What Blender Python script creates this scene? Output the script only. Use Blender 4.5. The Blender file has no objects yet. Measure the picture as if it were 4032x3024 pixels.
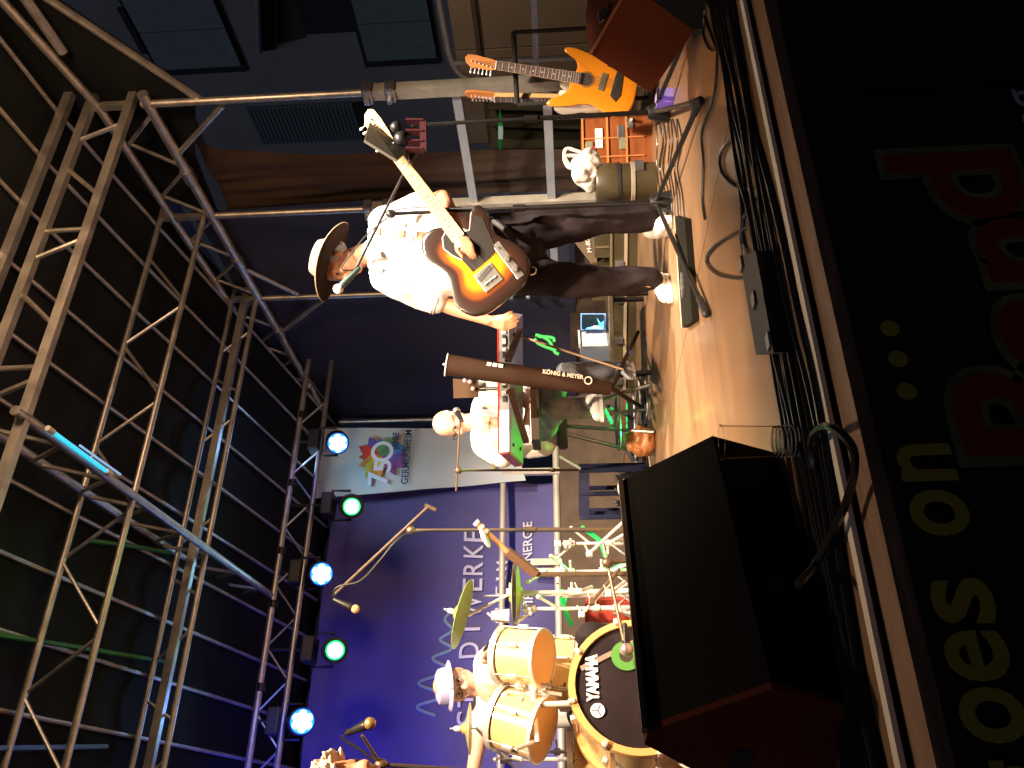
import bpy, bmesh, math, random
import numpy as np
from mathutils import Vector, Matrix, noise
from mathutils.bvhtree import BVHTree
random.seed(7)
PI = math.pi
S = bpy.context.scene
COL = S.collection

# ------------------------------------------------------------------ camera
CAM_Z, FOCAL, CX, CY = 0.545, 3230.0, 1512.0, 2016.0
yaw, pitch, roll = (math.radians(a) for a in (29.74, 3.82, 1.65))
FW = Vector((math.sin(yaw)*math.cos(pitch), math.cos(yaw)*math.cos(pitch), math.sin(pitch)))
_r = Vector((math.cos(yaw), -math.sin(yaw), 0)); _d = FW.cross(_r)
RT = math.cos(roll)*_r + math.sin(roll)*_d
DN = -math.sin(roll)*_r + math.cos(roll)*_d
CAM = Vector((0, 0, CAM_Z))
cd = bpy.data.cameras.new('camera'); co = bpy.data.objects.new('camera', cd); COL.objects.link(co)
cd.sensor_width = 36; cd.lens = FOCAL/4032*36; cd.clip_end = 400; cd.clip_start = 0.05
m = Matrix((DN, RT, -FW)).transposed().to_4x4(); m.translation = CAM   # the phone was held upright, the picture lies on its side
co.matrix_world = m
S.camera = co

# ------------------------------------------------------------------ world, exposure
w = bpy.data.worlds.new('World'); S.world = w; w.use_nodes = True
nt = w.node_tree; bg = nt.nodes['Background']
bg.inputs[0].default_value = (0.13, 0.17, 0.34, 1); bg.inputs[1].default_value = 0.03
S.view_settings.view_transform = 'Standard'; S.view_settings.look = 'None'
S.view_settings.exposure = 0; S.view_settings.gamma = 1
try: S.view_settings.use_curve_mapping = False
except Exception: pass
S.cycles.max_bounces = 6; S.cycles.transparent_max_bounces = 32
S.cycles.sample_clamp_indirect = 4

def lamp(kind, name, loc, target, energy, color, size=0.1, angle=60, blend=0.5):
    l = bpy.data.lights.new(name, kind); l.energy = energy; l.color = color
    if kind == 'SPOT':
        l.spot_size = math.radians(angle); l.spot_blend = blend; l.shadow_soft_size = size
    elif kind == 'AREA': l.size = size
    elif kind == 'SUN': l.angle = size
    else: l.shadow_soft_size = size
    o = bpy.data.objects.new(name, l); COL.objects.link(o); o.location = loc
    if target is not None:
        o.rotation_euler = (Vector(target)-Vector(loc)).to_track_quat('-Z', 'Y').to_euler()
    return o
WARM = (1.0, 0.70, 0.44); WARMW = (1.0, 0.83, 0.65)
# the stage spots on the front of the roof (out of frame), the LED heads at the back, the town's faint night light; added fills
SPOTS = [((3.05, 1.55, 3.05), (2.45, 3.8, 0.9), 1800, WARMW, 70), ((0.9, 1.6, 3.05), (1.0, 4.0, 0.5), 1500, WARM, 80),
         ((2.0, 1.6, 3.05), (2.5, 4.9, 0.4), 850, WARMW, 64)]
lamp('SPOT', 'front_wash_light', (2.9, 1.5, 3.0), (2.4, 4.6, 3.1), 230, (1.0, 0.60, 0.32), 0.35, 150, 1.0)
lamp('SPOT', 'edge_fill_light', (0.9, 2.75, 3.05), (0.9, 1.4, 0), 130, (1.0, 0.68, 0.42), 0.1, 120, 1.0)  # added fill that brightens the edge strip, no fixture
lamp('POINT', 'blue_spill_light', (0.9, 6.1, 2.75), None, 4, (0.10, 0.22, 1.0), 0.1)
lamp('POINT', 'blue_spill_light', (3.0, 6.1, 2.75), None, 2.5, (0.12, 0.25, 1.0), 0.1)
lamp('SPOT', 'banner_fill_light', (3.0, 6.6, 2.95), (3.55, 7.7, 2.0), 30, (0.45, 0.75, 1.0), 0.1, 100, 1.0)  # added cool fill for the festival banner, no fixture
lamp('SPOT', 'cabin_fill_light', (5.4, 0.6, 3.6), (7.5, 3.9, 0.9), 260, (1.0, 0.68, 0.40), 0.15, 70, 0.8)  # added warm fill to brighten the cabin wall, no lamp stands here
lamp('SPOT', 'backdrop_wash_light', (-0.3, 5.9, 2.9), (0.6, 7.8, 2.2), 200, (0.05, 0.07, 1.0), 0.3, 120, 1.0)
for l, t, e, c, a in SPOTS:
    lamp('SPOT', 'stage_spot_light', l, t, e, c, 0.06, a, 0.75)
lamp('SUN', 'night_sky_glow', (0, 0, 20), (6.5, 3.0, 15), 0.15, (0.70, 0.78, 1.0), 0.5)

# ------------------------------------------------------------------ measuring helpers
def ray(X, Y): return FW*FOCAL + RT*((3024-Y)-CX) + DN*(X-CY)
def at(X, Y, **k):            # point of the photograph on a plane x=, y= or z=
    (a, v), = k.items(); i = 'xyz'.index(a); R = ray(X, Y)
    return CAM + R*((v-CAM[i])/R[i])
def dep(X, Y, D): return CAM + ray(X, Y)*(D/FOCAL)      # point at distance D along the view
def perp(v):
    v = v.normalized(); a = Vector((0, 0, 1)) if abs(v.z) < 0.9 else Vector((1, 0, 0))
    x = a.cross(v).normalized(); return x, v.cross(x)
V = lambda *a: Vector(a)
up = V(0, 0, 1)

# ------------------------------------------------------------------ materials
MATS = {}
def mat(name, col, rough=0.6, metal=0.0, var=0.0, vscale=6.0, bump=0.0, bscale=60.0, emit=None, es=1.0,
        trans=0.0, coat=0.0, spec=None, stretch=None, sheen=0.0, ior=None):
    if name in MATS: return MATS[name]
    m = bpy.data.materials.new(name); m.use_nodes = True; n = m.node_tree; N = n.nodes; L = n.links
    p = N['Principled BSDF']
    c = (*col, 1) if len(col) == 3 else col
    p.inputs['Base Color'].default_value = c
    p.inputs['Roughness'].default_value = rough; p.inputs['Metallic'].default_value = metal
    if trans: p.inputs['Transmission Weight'].default_value = trans
    if spec is not None: p.inputs['Specular IOR Level'].default_value = spec
    if ior: p.inputs['IOR'].default_value = ior
    if coat: p.inputs['Coat Weight'].default_value = coat; p.inputs['Coat Roughness'].default_value = 0.08
    if sheen: p.inputs['Sheen Weight'].default_value = sheen
    if emit:
        p.inputs['Emission Color'].default_value = (*emit, 1); p.inputs['Emission Strength'].default_value = es
    tc = N.new('ShaderNodeTexCoord'); src = tc.outputs['Object']
    if stretch:
        mp = N.new('ShaderNodeMapping'); mp.inputs['Scale'].default_value = stretch
        L.new(src, mp.inputs[0]); src = mp.outputs[0]
    if var:
        t = N.new('ShaderNodeTexNoise'); t.inputs['Scale'].default_value = vscale; t.inputs['Detail'].default_value = 6
        L.new(src, t.inputs['Vector'])
        r = N.new('ShaderNodeMapRange'); r.inputs[1].default_value = 0.3; r.inputs[2].default_value = 0.7
        r.inputs[3].default_value = 1-var; r.inputs[4].default_value = 1+var*0.6
        L.new(t.outputs['Fac'], r.inputs[0])
        x = N.new('ShaderNodeMix'); x.data_type = 'RGBA'; x.blend_type = 'MULTIPLY'; x.inputs[0].default_value = 1
        x.inputs[6].default_value = c; L.new(r.outputs[0], x.inputs[7]); L.new(x.outputs[2], p.inputs['Base Color'])
        rr = N.new('ShaderNodeMapRange'); rr.inputs[3].default_value = max(0.05, rough-0.12); rr.inputs[4].default_value = min(1, rough+0.12)
        L.new(t.outputs['Fac'], rr.inputs[0]); L.new(rr.outputs[0], p.inputs['Roughness'])
    if bump:
        t2 = N.new('ShaderNodeTexNoise'); t2.inputs['Scale'].default_value = bscale; t2.inputs['Detail'].default_value = 4
        L.new(src, t2.inputs['Vector'])
        b = N.new('ShaderNodeBump'); b.inputs['Strength'].default_value = bump; b.inputs['Distance'].default_value = 0.01
        L.new(t2.outputs['Fac'], b.inputs['Height']); L.new(b.outputs[0], p.inputs['Normal'])
    MATS[name] = m; return m

ALU = mat('galvanised_tube', (0.55, 0.53, 0.50), 0.42, 0.85, var=0.25, vscale=9, bump=0.15)
STEEL = mat('grey_steel', (0.42, 0.42, 0.42), 0.38, 0.9, var=0.2)
CHROME = mat('chrome', (0.88, 0.86, 0.84), 0.3, 0.55)
BLACKM = mat('black_metal', (0.018, 0.017, 0.016), 0.42, 0.3, var=0.2)
BLACKP = mat('black_plastic', (0.02, 0.02, 0.02), 0.5, var=0.2, bump=0.1)
RUBBER = mat('black_rubber', (0.014, 0.013, 0.013), 0.55)
WHITEP = mat('white_plastic', (0.75, 0.74, 0.72), 0.45)
TARP = mat('roof_tarp_fabric', (0.010, 0.012, 0.013), 0.7, spec=0.12, var=0.35, vscale=1.5, bump=0.25, bscale=3)
SKIN = mat('skin', (0.55, 0.24, 0.13), 0.5, var=0.12, vscale=14, bump=0.15, bscale=90)
SKINB = mat('pale_skin', (0.60, 0.36, 0.26), 0.5, var=0.12, vscale=14, bump=0.15, bscale=90)
SHIRT = mat('white_cotton', (0.82, 0.81, 0.80), 0.8, bump=0.1, bscale=200)
DARKCLOTH = mat('dark_brown_trouser_cloth', (0.021, 0.015, 0.017), 0.8, spec=0.12, var=0.2, vscale=12, bump=0.2, bscale=30)
JEANS = mat('faded_denim', (0.22, 0.22, 0.24), 0.85, var=0.35, vscale=18, bump=0.2, bscale=80)
WOODM = mat('maple', (0.66, 0.42, 0.17), 0.35, var=0.15, vscale=20, coat=0.4, stretch=(1, 8, 1))
ROSE = mat('rosewood', (0.10, 0.045, 0.025), 0.45, var=0.3, vscale=30)
GOLDSH = mat('pale_wood_lacquer', (0.80, 0.56, 0.26), 0.2, 0.1, var=0.12, vscale=4, coat=0.6)

# ------------------------------------------------------------------ mesh builder
class MB:
    def __init__(s): s.v = []; s.f = []; s.a = []
    def add(s, vs, fs):
        o = len(s.v); s.v += [Vector(q) for q in vs]; s.f += [[i+o for i in f] for f in fs]; return s
    def hexa(s, c):     # 8 corners: bottom 0-3, top 4-7
        return s.add(c, [(0, 3, 2, 1), (4, 5, 6, 7), (0, 1, 5, 4), (1, 2, 6, 5), (2, 3, 7, 6), (3, 0, 4, 7)])
    def box(s, c, size, M=None, bev=0.0):
        hx, hy, hz = (k/2 for k in size); c = Vector(c)
        if bev <= 0:
            vs = [V(sx*hx, sy*hy, sz*hz) for sz in (-1, 1) for sx, sy in ((-1, -1), (1, -1), (1, 1), (-1, 1))]
            fs = [(0, 3, 2, 1), (4, 5, 6, 7), (0, 1, 5, 4), (1, 2, 6, 5), (2, 3, 7, 6), (3, 0, 4, 7)]
        else:
            bm = bmesh.new(); bmesh.ops.create_cube(bm, size=1)
            for q in bm.verts: q.co = V(q.co.x*size[0], q.co.y*size[1], q.co.z*size[2])
            bmesh.ops.bevel(bm, geom=bm.edges[:], offset=bev, segments=2, affect='EDGES', profile=0.6)
            bm.verts.ensure_lookup_table(); vs = [q.co.copy() for q in bm.verts]; fs = [[q.index for q in f.verts] for f in bm.faces]; bm.free()
        if M is not None: vs = [M @ (q) + c for q in vs]
        else: vs = [q+c for q in vs]
        return s.add(vs, fs)
    def bar(s, a, b, wd, ht, up=V(0, 0, 1)):
        a = Vector(a); b = Vector(b); t = (b-a).normalized(); x = t.cross(up).normalized(); y = x.cross(t)
        c = []
        for z in (-1, 1):
            for p, q in ((a, -1), (b, -1), (b, 1), (a, 1)): c.append(p + x*(q*wd/2) + y*(z*ht/2))
        return s.hexa(c)
    def tube(s, pts, r, n=8, cap=True, closed=False):
        pts = [Vector(p) for p in pts]; k = len(pts); rs = r if isinstance(r, (list, tuple)) else [r]*k
        x = None; vs = []
        for i, p in enumerate(pts):
            t = (pts[(i+1) % k]-pts[i-1]) if closed else (pts[min(i+1, k-1)]-pts[max(i-1, 0)])
            if t.length < 1e-9: t = V(0, 0, 1)
            t.normalize()
            if x is None: x, _ = perp(t)
            x = (x - t*x.dot(t)); x = x.normalized() if x.length > 1e-6 else perp(t)[0]; y = t.cross(x)
            for j in range(n):
                a = 2*PI*j/n; vs.append(p + (x*math.cos(a)+y*math.sin(a))*rs[i])
        fs = []
        for i in range(k if closed else k-1):
            i2 = (i+1) % k
            for j in range(n): fs.append((i*n+j, i*n+(j+1) % n, i2*n+(j+1) % n, i2*n+j))
        if cap and not closed: fs += [tuple(range(n-1, -1, -1)), tuple((k-1)*n+j for j in range(n))]
        return s.add(vs, fs)
    def lathe(s, prof, n=24, base=V(0, 0, 0), ax=V(0, 0, 1), ref=None, ring=False):
        ax = Vector(ax).normalized(); x, y = perp(ax)
        if ref is not None: x = (Vector(ref)-ax*Vector(ref).dot(ax)).normalized(); y = ax.cross(x)
        vs = []; fs = []; k = len(prof)
        for r_, h in prof:
            for j in range(n):
                a = 2*PI*j/n; vs.append(Vector(base)+ax*h+(x*math.cos(a)+y*math.sin(a))*max(r_, 1e-4))
        for i in range(k-1):
            for j in range(n): fs.append((i*n+j, i*n+(j+1) % n, (i+1)*n+(j+1) % n, (i+1)*n+j))
        if ring:
            for j in range(n): fs.append(((k-1)*n+j, (k-1)*n+(j+1) % n, (j+1) % n, j))
        else: fs += [tuple(range(n-1, -1, -1)), tuple((k-1)*n+j for j in range(n))]
        return s.add(vs, fs)
    def ball(s, c, rx, ry=None, rz=None, M=None, n=12):
        ry = ry or rx; rz = rz or rx; vs = []; fs = []; c = Vector(c)
        for i in range(n+1):
            th = PI*i/n
            for j in range(2*n):
                ph = PI*j/n; q = V(rx*math.sin(th)*math.cos(ph), ry*math.sin(th)*math.sin(ph), rz*math.cos(th))
                vs.append((M @ q if M is not None else q)+c)
        for i in range(n):
            for j in range(2*n): fs.append((i*2*n+j, (i+1)*2*n+j, (i+1)*2*n+(j+1) % (2*n), i*2*n+(j+1) % (2*n)))
        return s.add(vs, fs)
    def cap(s, a, ra, b, rb, n=12):          # tapered capsule
        a = Vector(a); b = Vector(b); t = (b-a); L = t.length; t = t.normalized() if L > 1e-6 else V(0, 0, 1)
        prof = [(ra*math.sin(PI/2*i/4), -ra*math.cos(PI/2*i/4)) for i in range(0, 5)] + [(rb*math.cos(PI/2*i/4), L+rb*math.sin(PI/2*i/4)) for i in range(0, 5)]
        return s.lathe(prof, n, a, t)
    def prism(s, pts, z0, z1, M=None):
        n = len(pts); vs = [V(x, y, z0) for x, y in pts]+[V(x, y, z1) for x, y in pts]
        if M is not None: vs = [M @ q for q in vs]
        fs = [tuple(range(n-1, -1, -1)), tuple(range(n, 2*n))]+[(i, (i+1) % n, n+(i+1) % n, n+i) for i in range(n)]
        return s.add(vs, fs)
    def sheet(s, fn, nu, nv):
        vs = [Vector(fn(i/nu, j/nv)) for j in range(nv+1) for i in range(nu+1)]
        fs = [(j*(nu+1)+i, j*(nu+1)+i+1, (j+1)*(nu+1)+i+1, (j+1)*(nu+1)+i) for j in range(nv) for i in range(nu)]
        return s.add(vs, fs)
    def build(s, name, m, parent=None, smooth=False, local=False, solid=0.0, sub=0, disp=None):
        me = bpy.data.meshes.new(name)
        vs = s.v
        if parent is not None and not local:
            R = root_of(parent)
            if R.name in ROOTM: I = ROOTM[R.name].inverted(); vs = [I @ q for q in vs]
        me.from_pydata([tuple(q) for q in vs], [], s.f)
        bm = bmesh.new(); bm.from_mesh(me); bmesh.ops.recalc_face_normals(bm, faces=bm.faces[:]); bm.to_mesh(me); bm.free()
        if m: me.materials.append(m)
        o = bpy.data.objects.new(name, me); COL.objects.link(o)
        if parent is not None: o.parent = parent
        if smooth: shade(o)
        if solid: md = o.modifiers.new('t', 'SOLIDIFY'); md.thickness = solid
        return o
def shade(o, ang=40):
    me = o.data
    me.polygons.foreach_set('use_smooth', [True]*len(me.polygons))
    try: me.set_sharp_from_angle(angle=math.radians(ang))
    except Exception: pass
ROOTM = {}
def root_of(o):
    while o.parent is not None: o = o.parent
    return o
def thing(name, label, cat, loc=(0, 0, 0), group=None, M=None):
    o = bpy.data.objects.new(name, None); COL.objects.link(o); o.empty_display_size = 0.1
    mm = M if M is not None else Matrix.Translation(Vector(loc)); o.matrix_world = mm; ROOTM[o.name] = mm.copy()
    o['label'] = label; o['category'] = cat
    if group: o['group'] = group
    return o
def tag(o, label, cat, group=None):
    o['label'] = label; o['category'] = cat
    if group: o['group'] = group
    return o
def struct(o): o['kind'] = 'structure'; return o
def stuff(o): o['kind'] = 'stuff'; return o
def dup(root, M, label=None, group=None):
    r = root.copy(); COL.objects.link(r); r.matrix_world = M; ROOTM[r.name] = M.copy()
    if label: r['label'] = label
    if group: r['group'] = group
    def rec(src, dst):
        for ch in [c for c in bpy.data.objects if c.parent == src]:
            c = ch.copy(); COL.objects.link(c); c.parent = dst; rec(ch, c)
    rec(root, r); return r
def frame(o, x, y, z):          # matrix from axes and origin
    M = Matrix((Vector(x).normalized(), Vector(y).normalized(), Vector(z).normalized())).transposed().to_4x4(); M.translation = Vector(o); return M
def text(name, s, M, size, m, parent, width=None, ext=0.001, sx=1.0, space=1.0, align='CENTER', local=False, bevel=0.0, offset=0.0):
    c = bpy.data.curves.new(name, 'FONT'); c.body = s; c.size = size; c.align_x = align; c.align_y = 'CENTER'; c.extrude = ext; c.space_character = space
    c.resolution_u = 4; c.offset = offset; c.bevel_depth = bevel
    o = bpy.data.objects.new('tmp', c); COL.objects.link(o)
    dg = bpy.context.evaluated_depsgraph_get(); dg.update()
    me = bpy.data.meshes.new_from_object(o.evaluated_get(dg)); bpy.data.objects.remove(o); bpy.data.curves.remove(c)
    xs = [v.co.x for v in me.vertices]; k = sx
    if width and xs: k = width/(max(xs)-min(xs))
    me.transform(Matrix.Diagonal((k, 1, 1, 1)))
    T = M
    if parent is not None and not local: T = ROOTM[root_of(parent).name].inverted() @ M
    me.transform(T); me.materials.clear(); me.materials.append(m); me.name = name
    ob = bpy.data.objects.new(name, me); COL.objects.link(ob); ob.parent = parent
    return ob
def smoothpts(P, k=6, closed=False):
    P = [Vector(p) for p in P]; n = len(P); out = []
    rng = range(n if closed else n-1)
    for i in rng:
        if closed: a, b, c, d = P[i-1], P[i], P[(i+1) % n], P[(i+2) % n]
        else: a, b, c, d = P[max(i-1, 0)], P[i], P[i+1], P[min(i+2, n-1)]
        for j in range(k):
            t = j/k; out.append(0.5*((2*b)+(-a+c)*t+(2*a-5*b+4*c-d)*t*t+(-a+3*b-3*c+d)*t**3))
    if not closed: out.append(P[-1])
    return out
def cable(name, pts, r, m, label, group=None, k=6, cat='cable', parent=None):
    o = MB().tube(smoothpts(pts, k), r, 6).build(name, m, parent, smooth=True)
    if parent is None: tag(o, label, cat, group)
    return o
def remesh(mb, name, m, parent, voxel, smooth=3, wr=None, factor=0.5):
    """union of overlapping pieces -> one continuous surface, wrinkled along its normals"""
    tmp = mb.build('tmp', None, None)
    md = tmp.modifiers.new('r', 'REMESH'); md.mode = 'VOXEL'; md.voxel_size = voxel; md.use_smooth_shade = True
    ms = tmp.modifiers.new('s', 'SMOOTH'); ms.iterations = smooth; ms.factor = factor
    dg = bpy.context.evaluated_depsgraph_get(); dg.update()
    me = bpy.data.meshes.new_from_object(tmp.evaluated_get(dg)); bpy.data.objects.remove(tmp)
    if wr:
        amp, sc, st = wr
        nn = [v.normal.copy() for v in me.vertices]
        for v, q in zip(me.vertices, nn):
            p = v.co; a = noise.noise(V(p.x*sc*st[0], p.y*sc*st[1], p.z*sc*st[2]))
            b = noise.noise(V(p.x*sc*2.3*st[0]+7, p.y*sc*2.3*st[1], p.z*sc*2.3*st[2]))
            v.co = p + q*amp*((1-abs(a)*2.6)*0.8 + b*0.6)
    world = [v.co.copy() for v in me.vertices]
    bvh = BVHTree.FromPolygons(world, [tuple(p.vertices) for p in me.polygons])
    me.transform(ROOTM[root_of(parent).name].inverted()); me.name = name
    me.materials.clear(); me.materials.append(m)
    me.polygons.foreach_set('use_smooth', [True]*len(me.polygons))
    o = bpy.data.objects.new(name, me); COL.objects.link(o); o.parent = parent
    return o, bvh

# =================================================================== THE SETTING
paving = mat('dark_paving', (0.06, 0.06, 0.065), 0.85, var=0.3, bump=0.4)
o = struct(MB().box((0, 20, -1.05), (120, 120, 0.1)).build('ground', paving))
deckm = mat('plywood_deck', (0.255, 0.145, 0.075), 0.42, var=0.2, vscale=2.2, bump=0.08, bscale=25, stretch=(0.7, 3, 1), coat=0.12)
def add_scuffs(m):
    n = m.node_tree; N = n.nodes; L = n.links; p = N['Principled BSDF']
    tc = N.new('ShaderNodeTexCoord'); mp = N.new('ShaderNodeMapping'); mp.inputs['Scale'].default_value = (0.6, 26, 1); mp.inputs['Rotation'].default_value = (0, 0, 0.03)
    L.new(tc.outputs['Object'], mp.inputs[0]); t = N.new('ShaderNodeTexNoise'); t.inputs['Scale'].default_value = 2.2; t.inputs['Detail'].default_value = 8
    L.new(mp.outputs[0], t.inputs['Vector']); r = N.new('ShaderNodeMapRange'); r.inputs[1].default_value = 0.56; r.inputs[2].default_value = 0.72
    r.inputs[3].default_value = 0; r.inputs[4].default_value = 0.16; L.new(t.outputs['Fac'], r.inputs[0])
    old = p.inputs['Base Color'].links[0].from_socket
    x = N.new('ShaderNodeMix'); x.data_type = 'RGBA'; L.new(r.outputs[0], x.inputs[0]); L.new(old, x.inputs[6]); x.inputs[7].default_value = (0.42, 0.26, 0.17, 1)
    # round dark stains
    t3 = N.new('ShaderNodeTexNoise'); t3.inputs['Scale'].default_value = 1.3; t3.inputs['Detail'].default_value = 3; L.new(tc.outputs['Object'], t3.inputs['Vector'])
    r3 = N.new('ShaderNodeMapRange'); r3.inputs[1].default_value = 0.35; r3.inputs[2].default_value = 0.6; r3.inputs[3].default_value = 0.72; r3.inputs[4].default_value = 1.08; L.new(t3.outputs['Fac'], r3.inputs[0])
    y = N.new('ShaderNodeMix'); y.data_type = 'RGBA'; y.blend_type = 'MULTIPLY'; y.inputs[0].default_value = 1; L.new(x.outputs[2], y.inputs[6]); L.new(r3.outputs[0], y.inputs[7])
    L.new(y.outputs[2], p.inputs['Base Color'])
add_scuffs(deckm)
fl = struct(MB().box((1.2, 4.7, -0.06), (8.0, 6.24, 0.06)).build('stage_floor', BLACKM))
xs_ = [-2.8, -1.95, 0.05, 2.05, 4.05, 5.2]; ys_ = [1.60, 3.71, 5.71, 7.8]
for i in range(5):
    for j in range(3):
        x0, x1, y0, y1 = xs_[i], xs_[i+1], ys_[j], ys_[j+1]
        MB().box(((x0+x1)/2, (y0+y1)/2, -0.015+random.uniform(-.0008, 0)), (x1-x0-0.006, y1-y0-0.006, 0.03), bev=0.0015).build('panel', deckm, fl)
edgem = mat('edge_profile', (0.85, 0.78, 0.66), 0.6, var=0.1)
MB().bar((-2.8, 1.583, -0.004), (5.2, 1.583, -0.004), 0.028, 0.010).build('edge_strip', edgem, fl)
MB().bar((-2.8, 1.515, -0.035), (5.2, 1.515, -0.035), 0.088, 0.03).build('edge_board', mat('edge_timber', (0.26, 0.14, 0.08), 0.5, var=0.4, vscale=5, stretch=(1, 14, 14), bump=0.3), fl)

# --- banner along the stage front
black_vinyl = mat('black_vinyl', (0.008, 0.009, 0.012), 0.5, bump=0.15, bscale=4)
def wavy(x0, x1, z0, z1, y, amp, fq, seed=0, ph=0.0):
    return lambda u, v: V(x0+(x1-x0)*u, y + amp*noise.noise(V((x0+(x1-x0)*u)*fq+seed, (z0+(z1-z0)*v)*fq*0.35, seed+ph)), z0+(z1-z0)*v)
b = thing('stage_front_banner', 'dark banner with yellow and red lettering hung along the stage edge', 'banner', (0.2, 1.47, -1))
MB().sheet(wavy(-3.0, 1.626, -1.0, -0.05, 1.462, 0.006, 1.2), 60, 14).build('banner_cloth', black_vinyl, b, smooth=True)
yel = mat('yellow_print', (0.38, 0.28, 0.03), 0.6, var=0.2, emit=None); red = mat('red_print', (0.24, 0.006, 0.01), 0.6)
glowp = mat('olive_print', (0.16, 0.14, 0.05), 0.7, var=0.5, vscale=9); whp = mat('pale_print', (0.4, 0.4, 0.5), 0.7)
def bt(s, x, z, size, m, nm='lettering', w_=None, dy=0.0, off=0.0, shear=0.0):
    M = frame((x, 1.4535-dy, z), (1, 0, 0.0), (shear, 0, 1), (0, -1, 0)); M.col[1] = Vector((shear, 0, 1, 0))
    return text(nm, s, M, size, m, b, width=w_, ext=0.0006, offset=off)
for s, x, w_ in (('g', 0.092, 0.075), ('o', 0.196, 0.085), ('e', 0.287, 0.083), ('s', 0.379, 0.078), ('o', 0.538, 0.088), ('n', 0.637, 0.075)):
    bt(s, x, -0.104 if s != 'g' else -0.128, 0.205, yel, w_=w_, off=0.004)
for x in (0.789, 0.863, 0.936): MB().lathe([(0.019, 0), (0.019, 0.0012)], 20, (x, 1.4545, -0.118), (0, -1, 0)).build('dot', yel, b)
bt('an', 0.80, -0.96, 0.1, whp, w_=0.2)
for s, x, z, w_, sz in (('d', 1.315, -0.36, 0.20, 0.40), ('n', 1.125, -0.415, 0.17, 0.42), ('a', 0.925, -0.40, 0.19, 0.42), ('B', 0.735, -0.36, 0.20, 0.42)):
    bt(s, x, z, sz, glowp, w_=w_*1.22, dy=0.0008, off=0.022); bt(s, x, z, sz, red, w_=w_, dy=0.0022, off=0.006)
bt('ag', 1.545, -0.565, 0.13, whp, w_=0.13)
s2 = tag(MB().sheet(wavy(1.632, 5.2, -1.0, -0.05, 1.458, 0.01, 0.9, 4), 30, 10).build('stage_skirt', black_vinyl, smooth=True), 'plain black cloth skirt hanging below the right end of the stage edge', 'skirt')

# --- scaffold posts, right side
def post(y, ztop, zs, r=0.024, rs=0.042, lab='', base=0.0, x=4.0):
    t = thing('scaffold_post', lab, 'post', (x, y, base), group='posts down the right side of the stage')
    MB().tube([(x, y, zs-0.1), (x, y, ztop)], r, 12).build('inner_tube', ALU, t, smooth=True)
    MB().bar((x, y, base), (x, y, zs), rs*2, rs*2, up=V(0, 1, 0)).build('outer_sleeve', mat('pale_sleeve', (0.52, 0.47, 0.38), 0.5, 0.5, var=0.3, bump=0.15), t)
    for k, zz in enumerate((zs-0.02, zs-0.16)):
        MB().box((x, y, zz), (rs*2.7, rs*2.9, 0.06), bev=0.008).box((x-0.065, y+0.01, zz), (0.05, 0.03, 0.035), bev=0.004).build('clamp', STEEL, t)
    MB().tube([(x-0.09, y, zs-0.16), (x-0.03, y, zs-0.16)], 0.008).build('bolt', CHROME, t)
    MB().box((x, y, base+0.01), (0.16, 0.16, 0.02)).build('foot_plate', STEEL, t)
    return t
post(3.38, 3.12, 1.72, lab='front scaffold post between the house wall and the music stand', rs=0.036)
post(4.41, 3.1, 1.95, lab='second scaffold post, just right of the guitarist', rs=0.036)
post(5.44, 3.08, 1.0, lab='third scaffold post, seen behind the brim of the hat', rs=0.03)
post(7.72, 3.0, 0.2, lab='rearmost scaffold post, at the edge of the coloured banner', rs=0.026)
def bar_thing(name, a, b_, r, m, label, cat, group=None, n=10):
    return tag(MB().tube([a, b_], r, n).build(name, m, smooth=True), label, cat, group)
def rect_thing(name, a, b_, wd, ht, m, label, cat, group=None):
    return tag(MB().bar(a, b_, wd, ht).build(name, m), label, cat, group)
pale = mat('pale_ledger', (0.42, 0.46, 0.50), 0.55, 0.4, var=0.15)
for z, nm in ((1.165, 'upper'), (0.615, 'lower')):
    rect_thing('guard_rail', (4.0, 3.43, z), (4.0, 4.37, z), 0.03, 0.055, pale, nm+' side guard rail between the two front posts', 'rail')
    rect_thing('guard_rail', (4.0, 4.46, z), (4.0, 5.40, z), 0.03, 0.055, pale, nm+' side guard rail behind the guitarist', 'rail')
# --- trusses
TR = {}
def xtruss(y, zl, zu, r, nodes, lab, rect=False, x0=-3.2, x1=4.1, third=None, dr=0.014):
    t = thing('roof_truss', lab, 'truss', (x0, y, zl), group='trusses across the stage roof')
    for z in (zl, zu):
        mb = MB()
        mb.bar((x0, y, z), (x1, y, z), 0.042, 0.052) if rect else mb.tube([(x0, y, z), (x1, y, z)], r, 12)
        mb.build('chord', ALU, t, smooth=not rect)
    if third:
        MB().bar((x0, y-0.02, third), (x1, y-0.02, third), 0.045, 0.055).build('chord', ALU, t)
    for (xa, za, xb, zb) in nodes:
        MB().tube([(xa, y, za), (xb, y, zb)], dr, 8).build('diagonal', ALU, t, smooth=True)
    for x in (4.0,):
        MB().bar((x, y, zl), (x, y, zu), 0.04, 0.04, up=V(0, 1, 0)).build('end_post', ALU, t)
    return t
A = []
for k in range(8):
    xo = 3.48-0.9*k; A += [(xo+0.36, 3.2, xo+0.23, 3.45), (xo, 3.45, xo-0.22, 3.2), (xo-0.47, 3.2, xo-0.475, 3.45)]
xtruss(3.38, 3.195, 3.455, 0.03, A, 'front roof truss of rectangular tube catching a warm glare', rect=True, third=3.60)
Bn = []
for k in range(8):
    xo = 3.62-0.735*k
    Bn += [(xo, 3.46, xo-0.36, 3.15), (xo-0.42, 3.15, xo-0.70, 3.46)]
xtruss(4.41, 3.145, 3.47, 0.019, Bn, 'second roof truss, round tubes with a zigzag, above the guitarist', dr=0.011)
Cn = []
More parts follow.
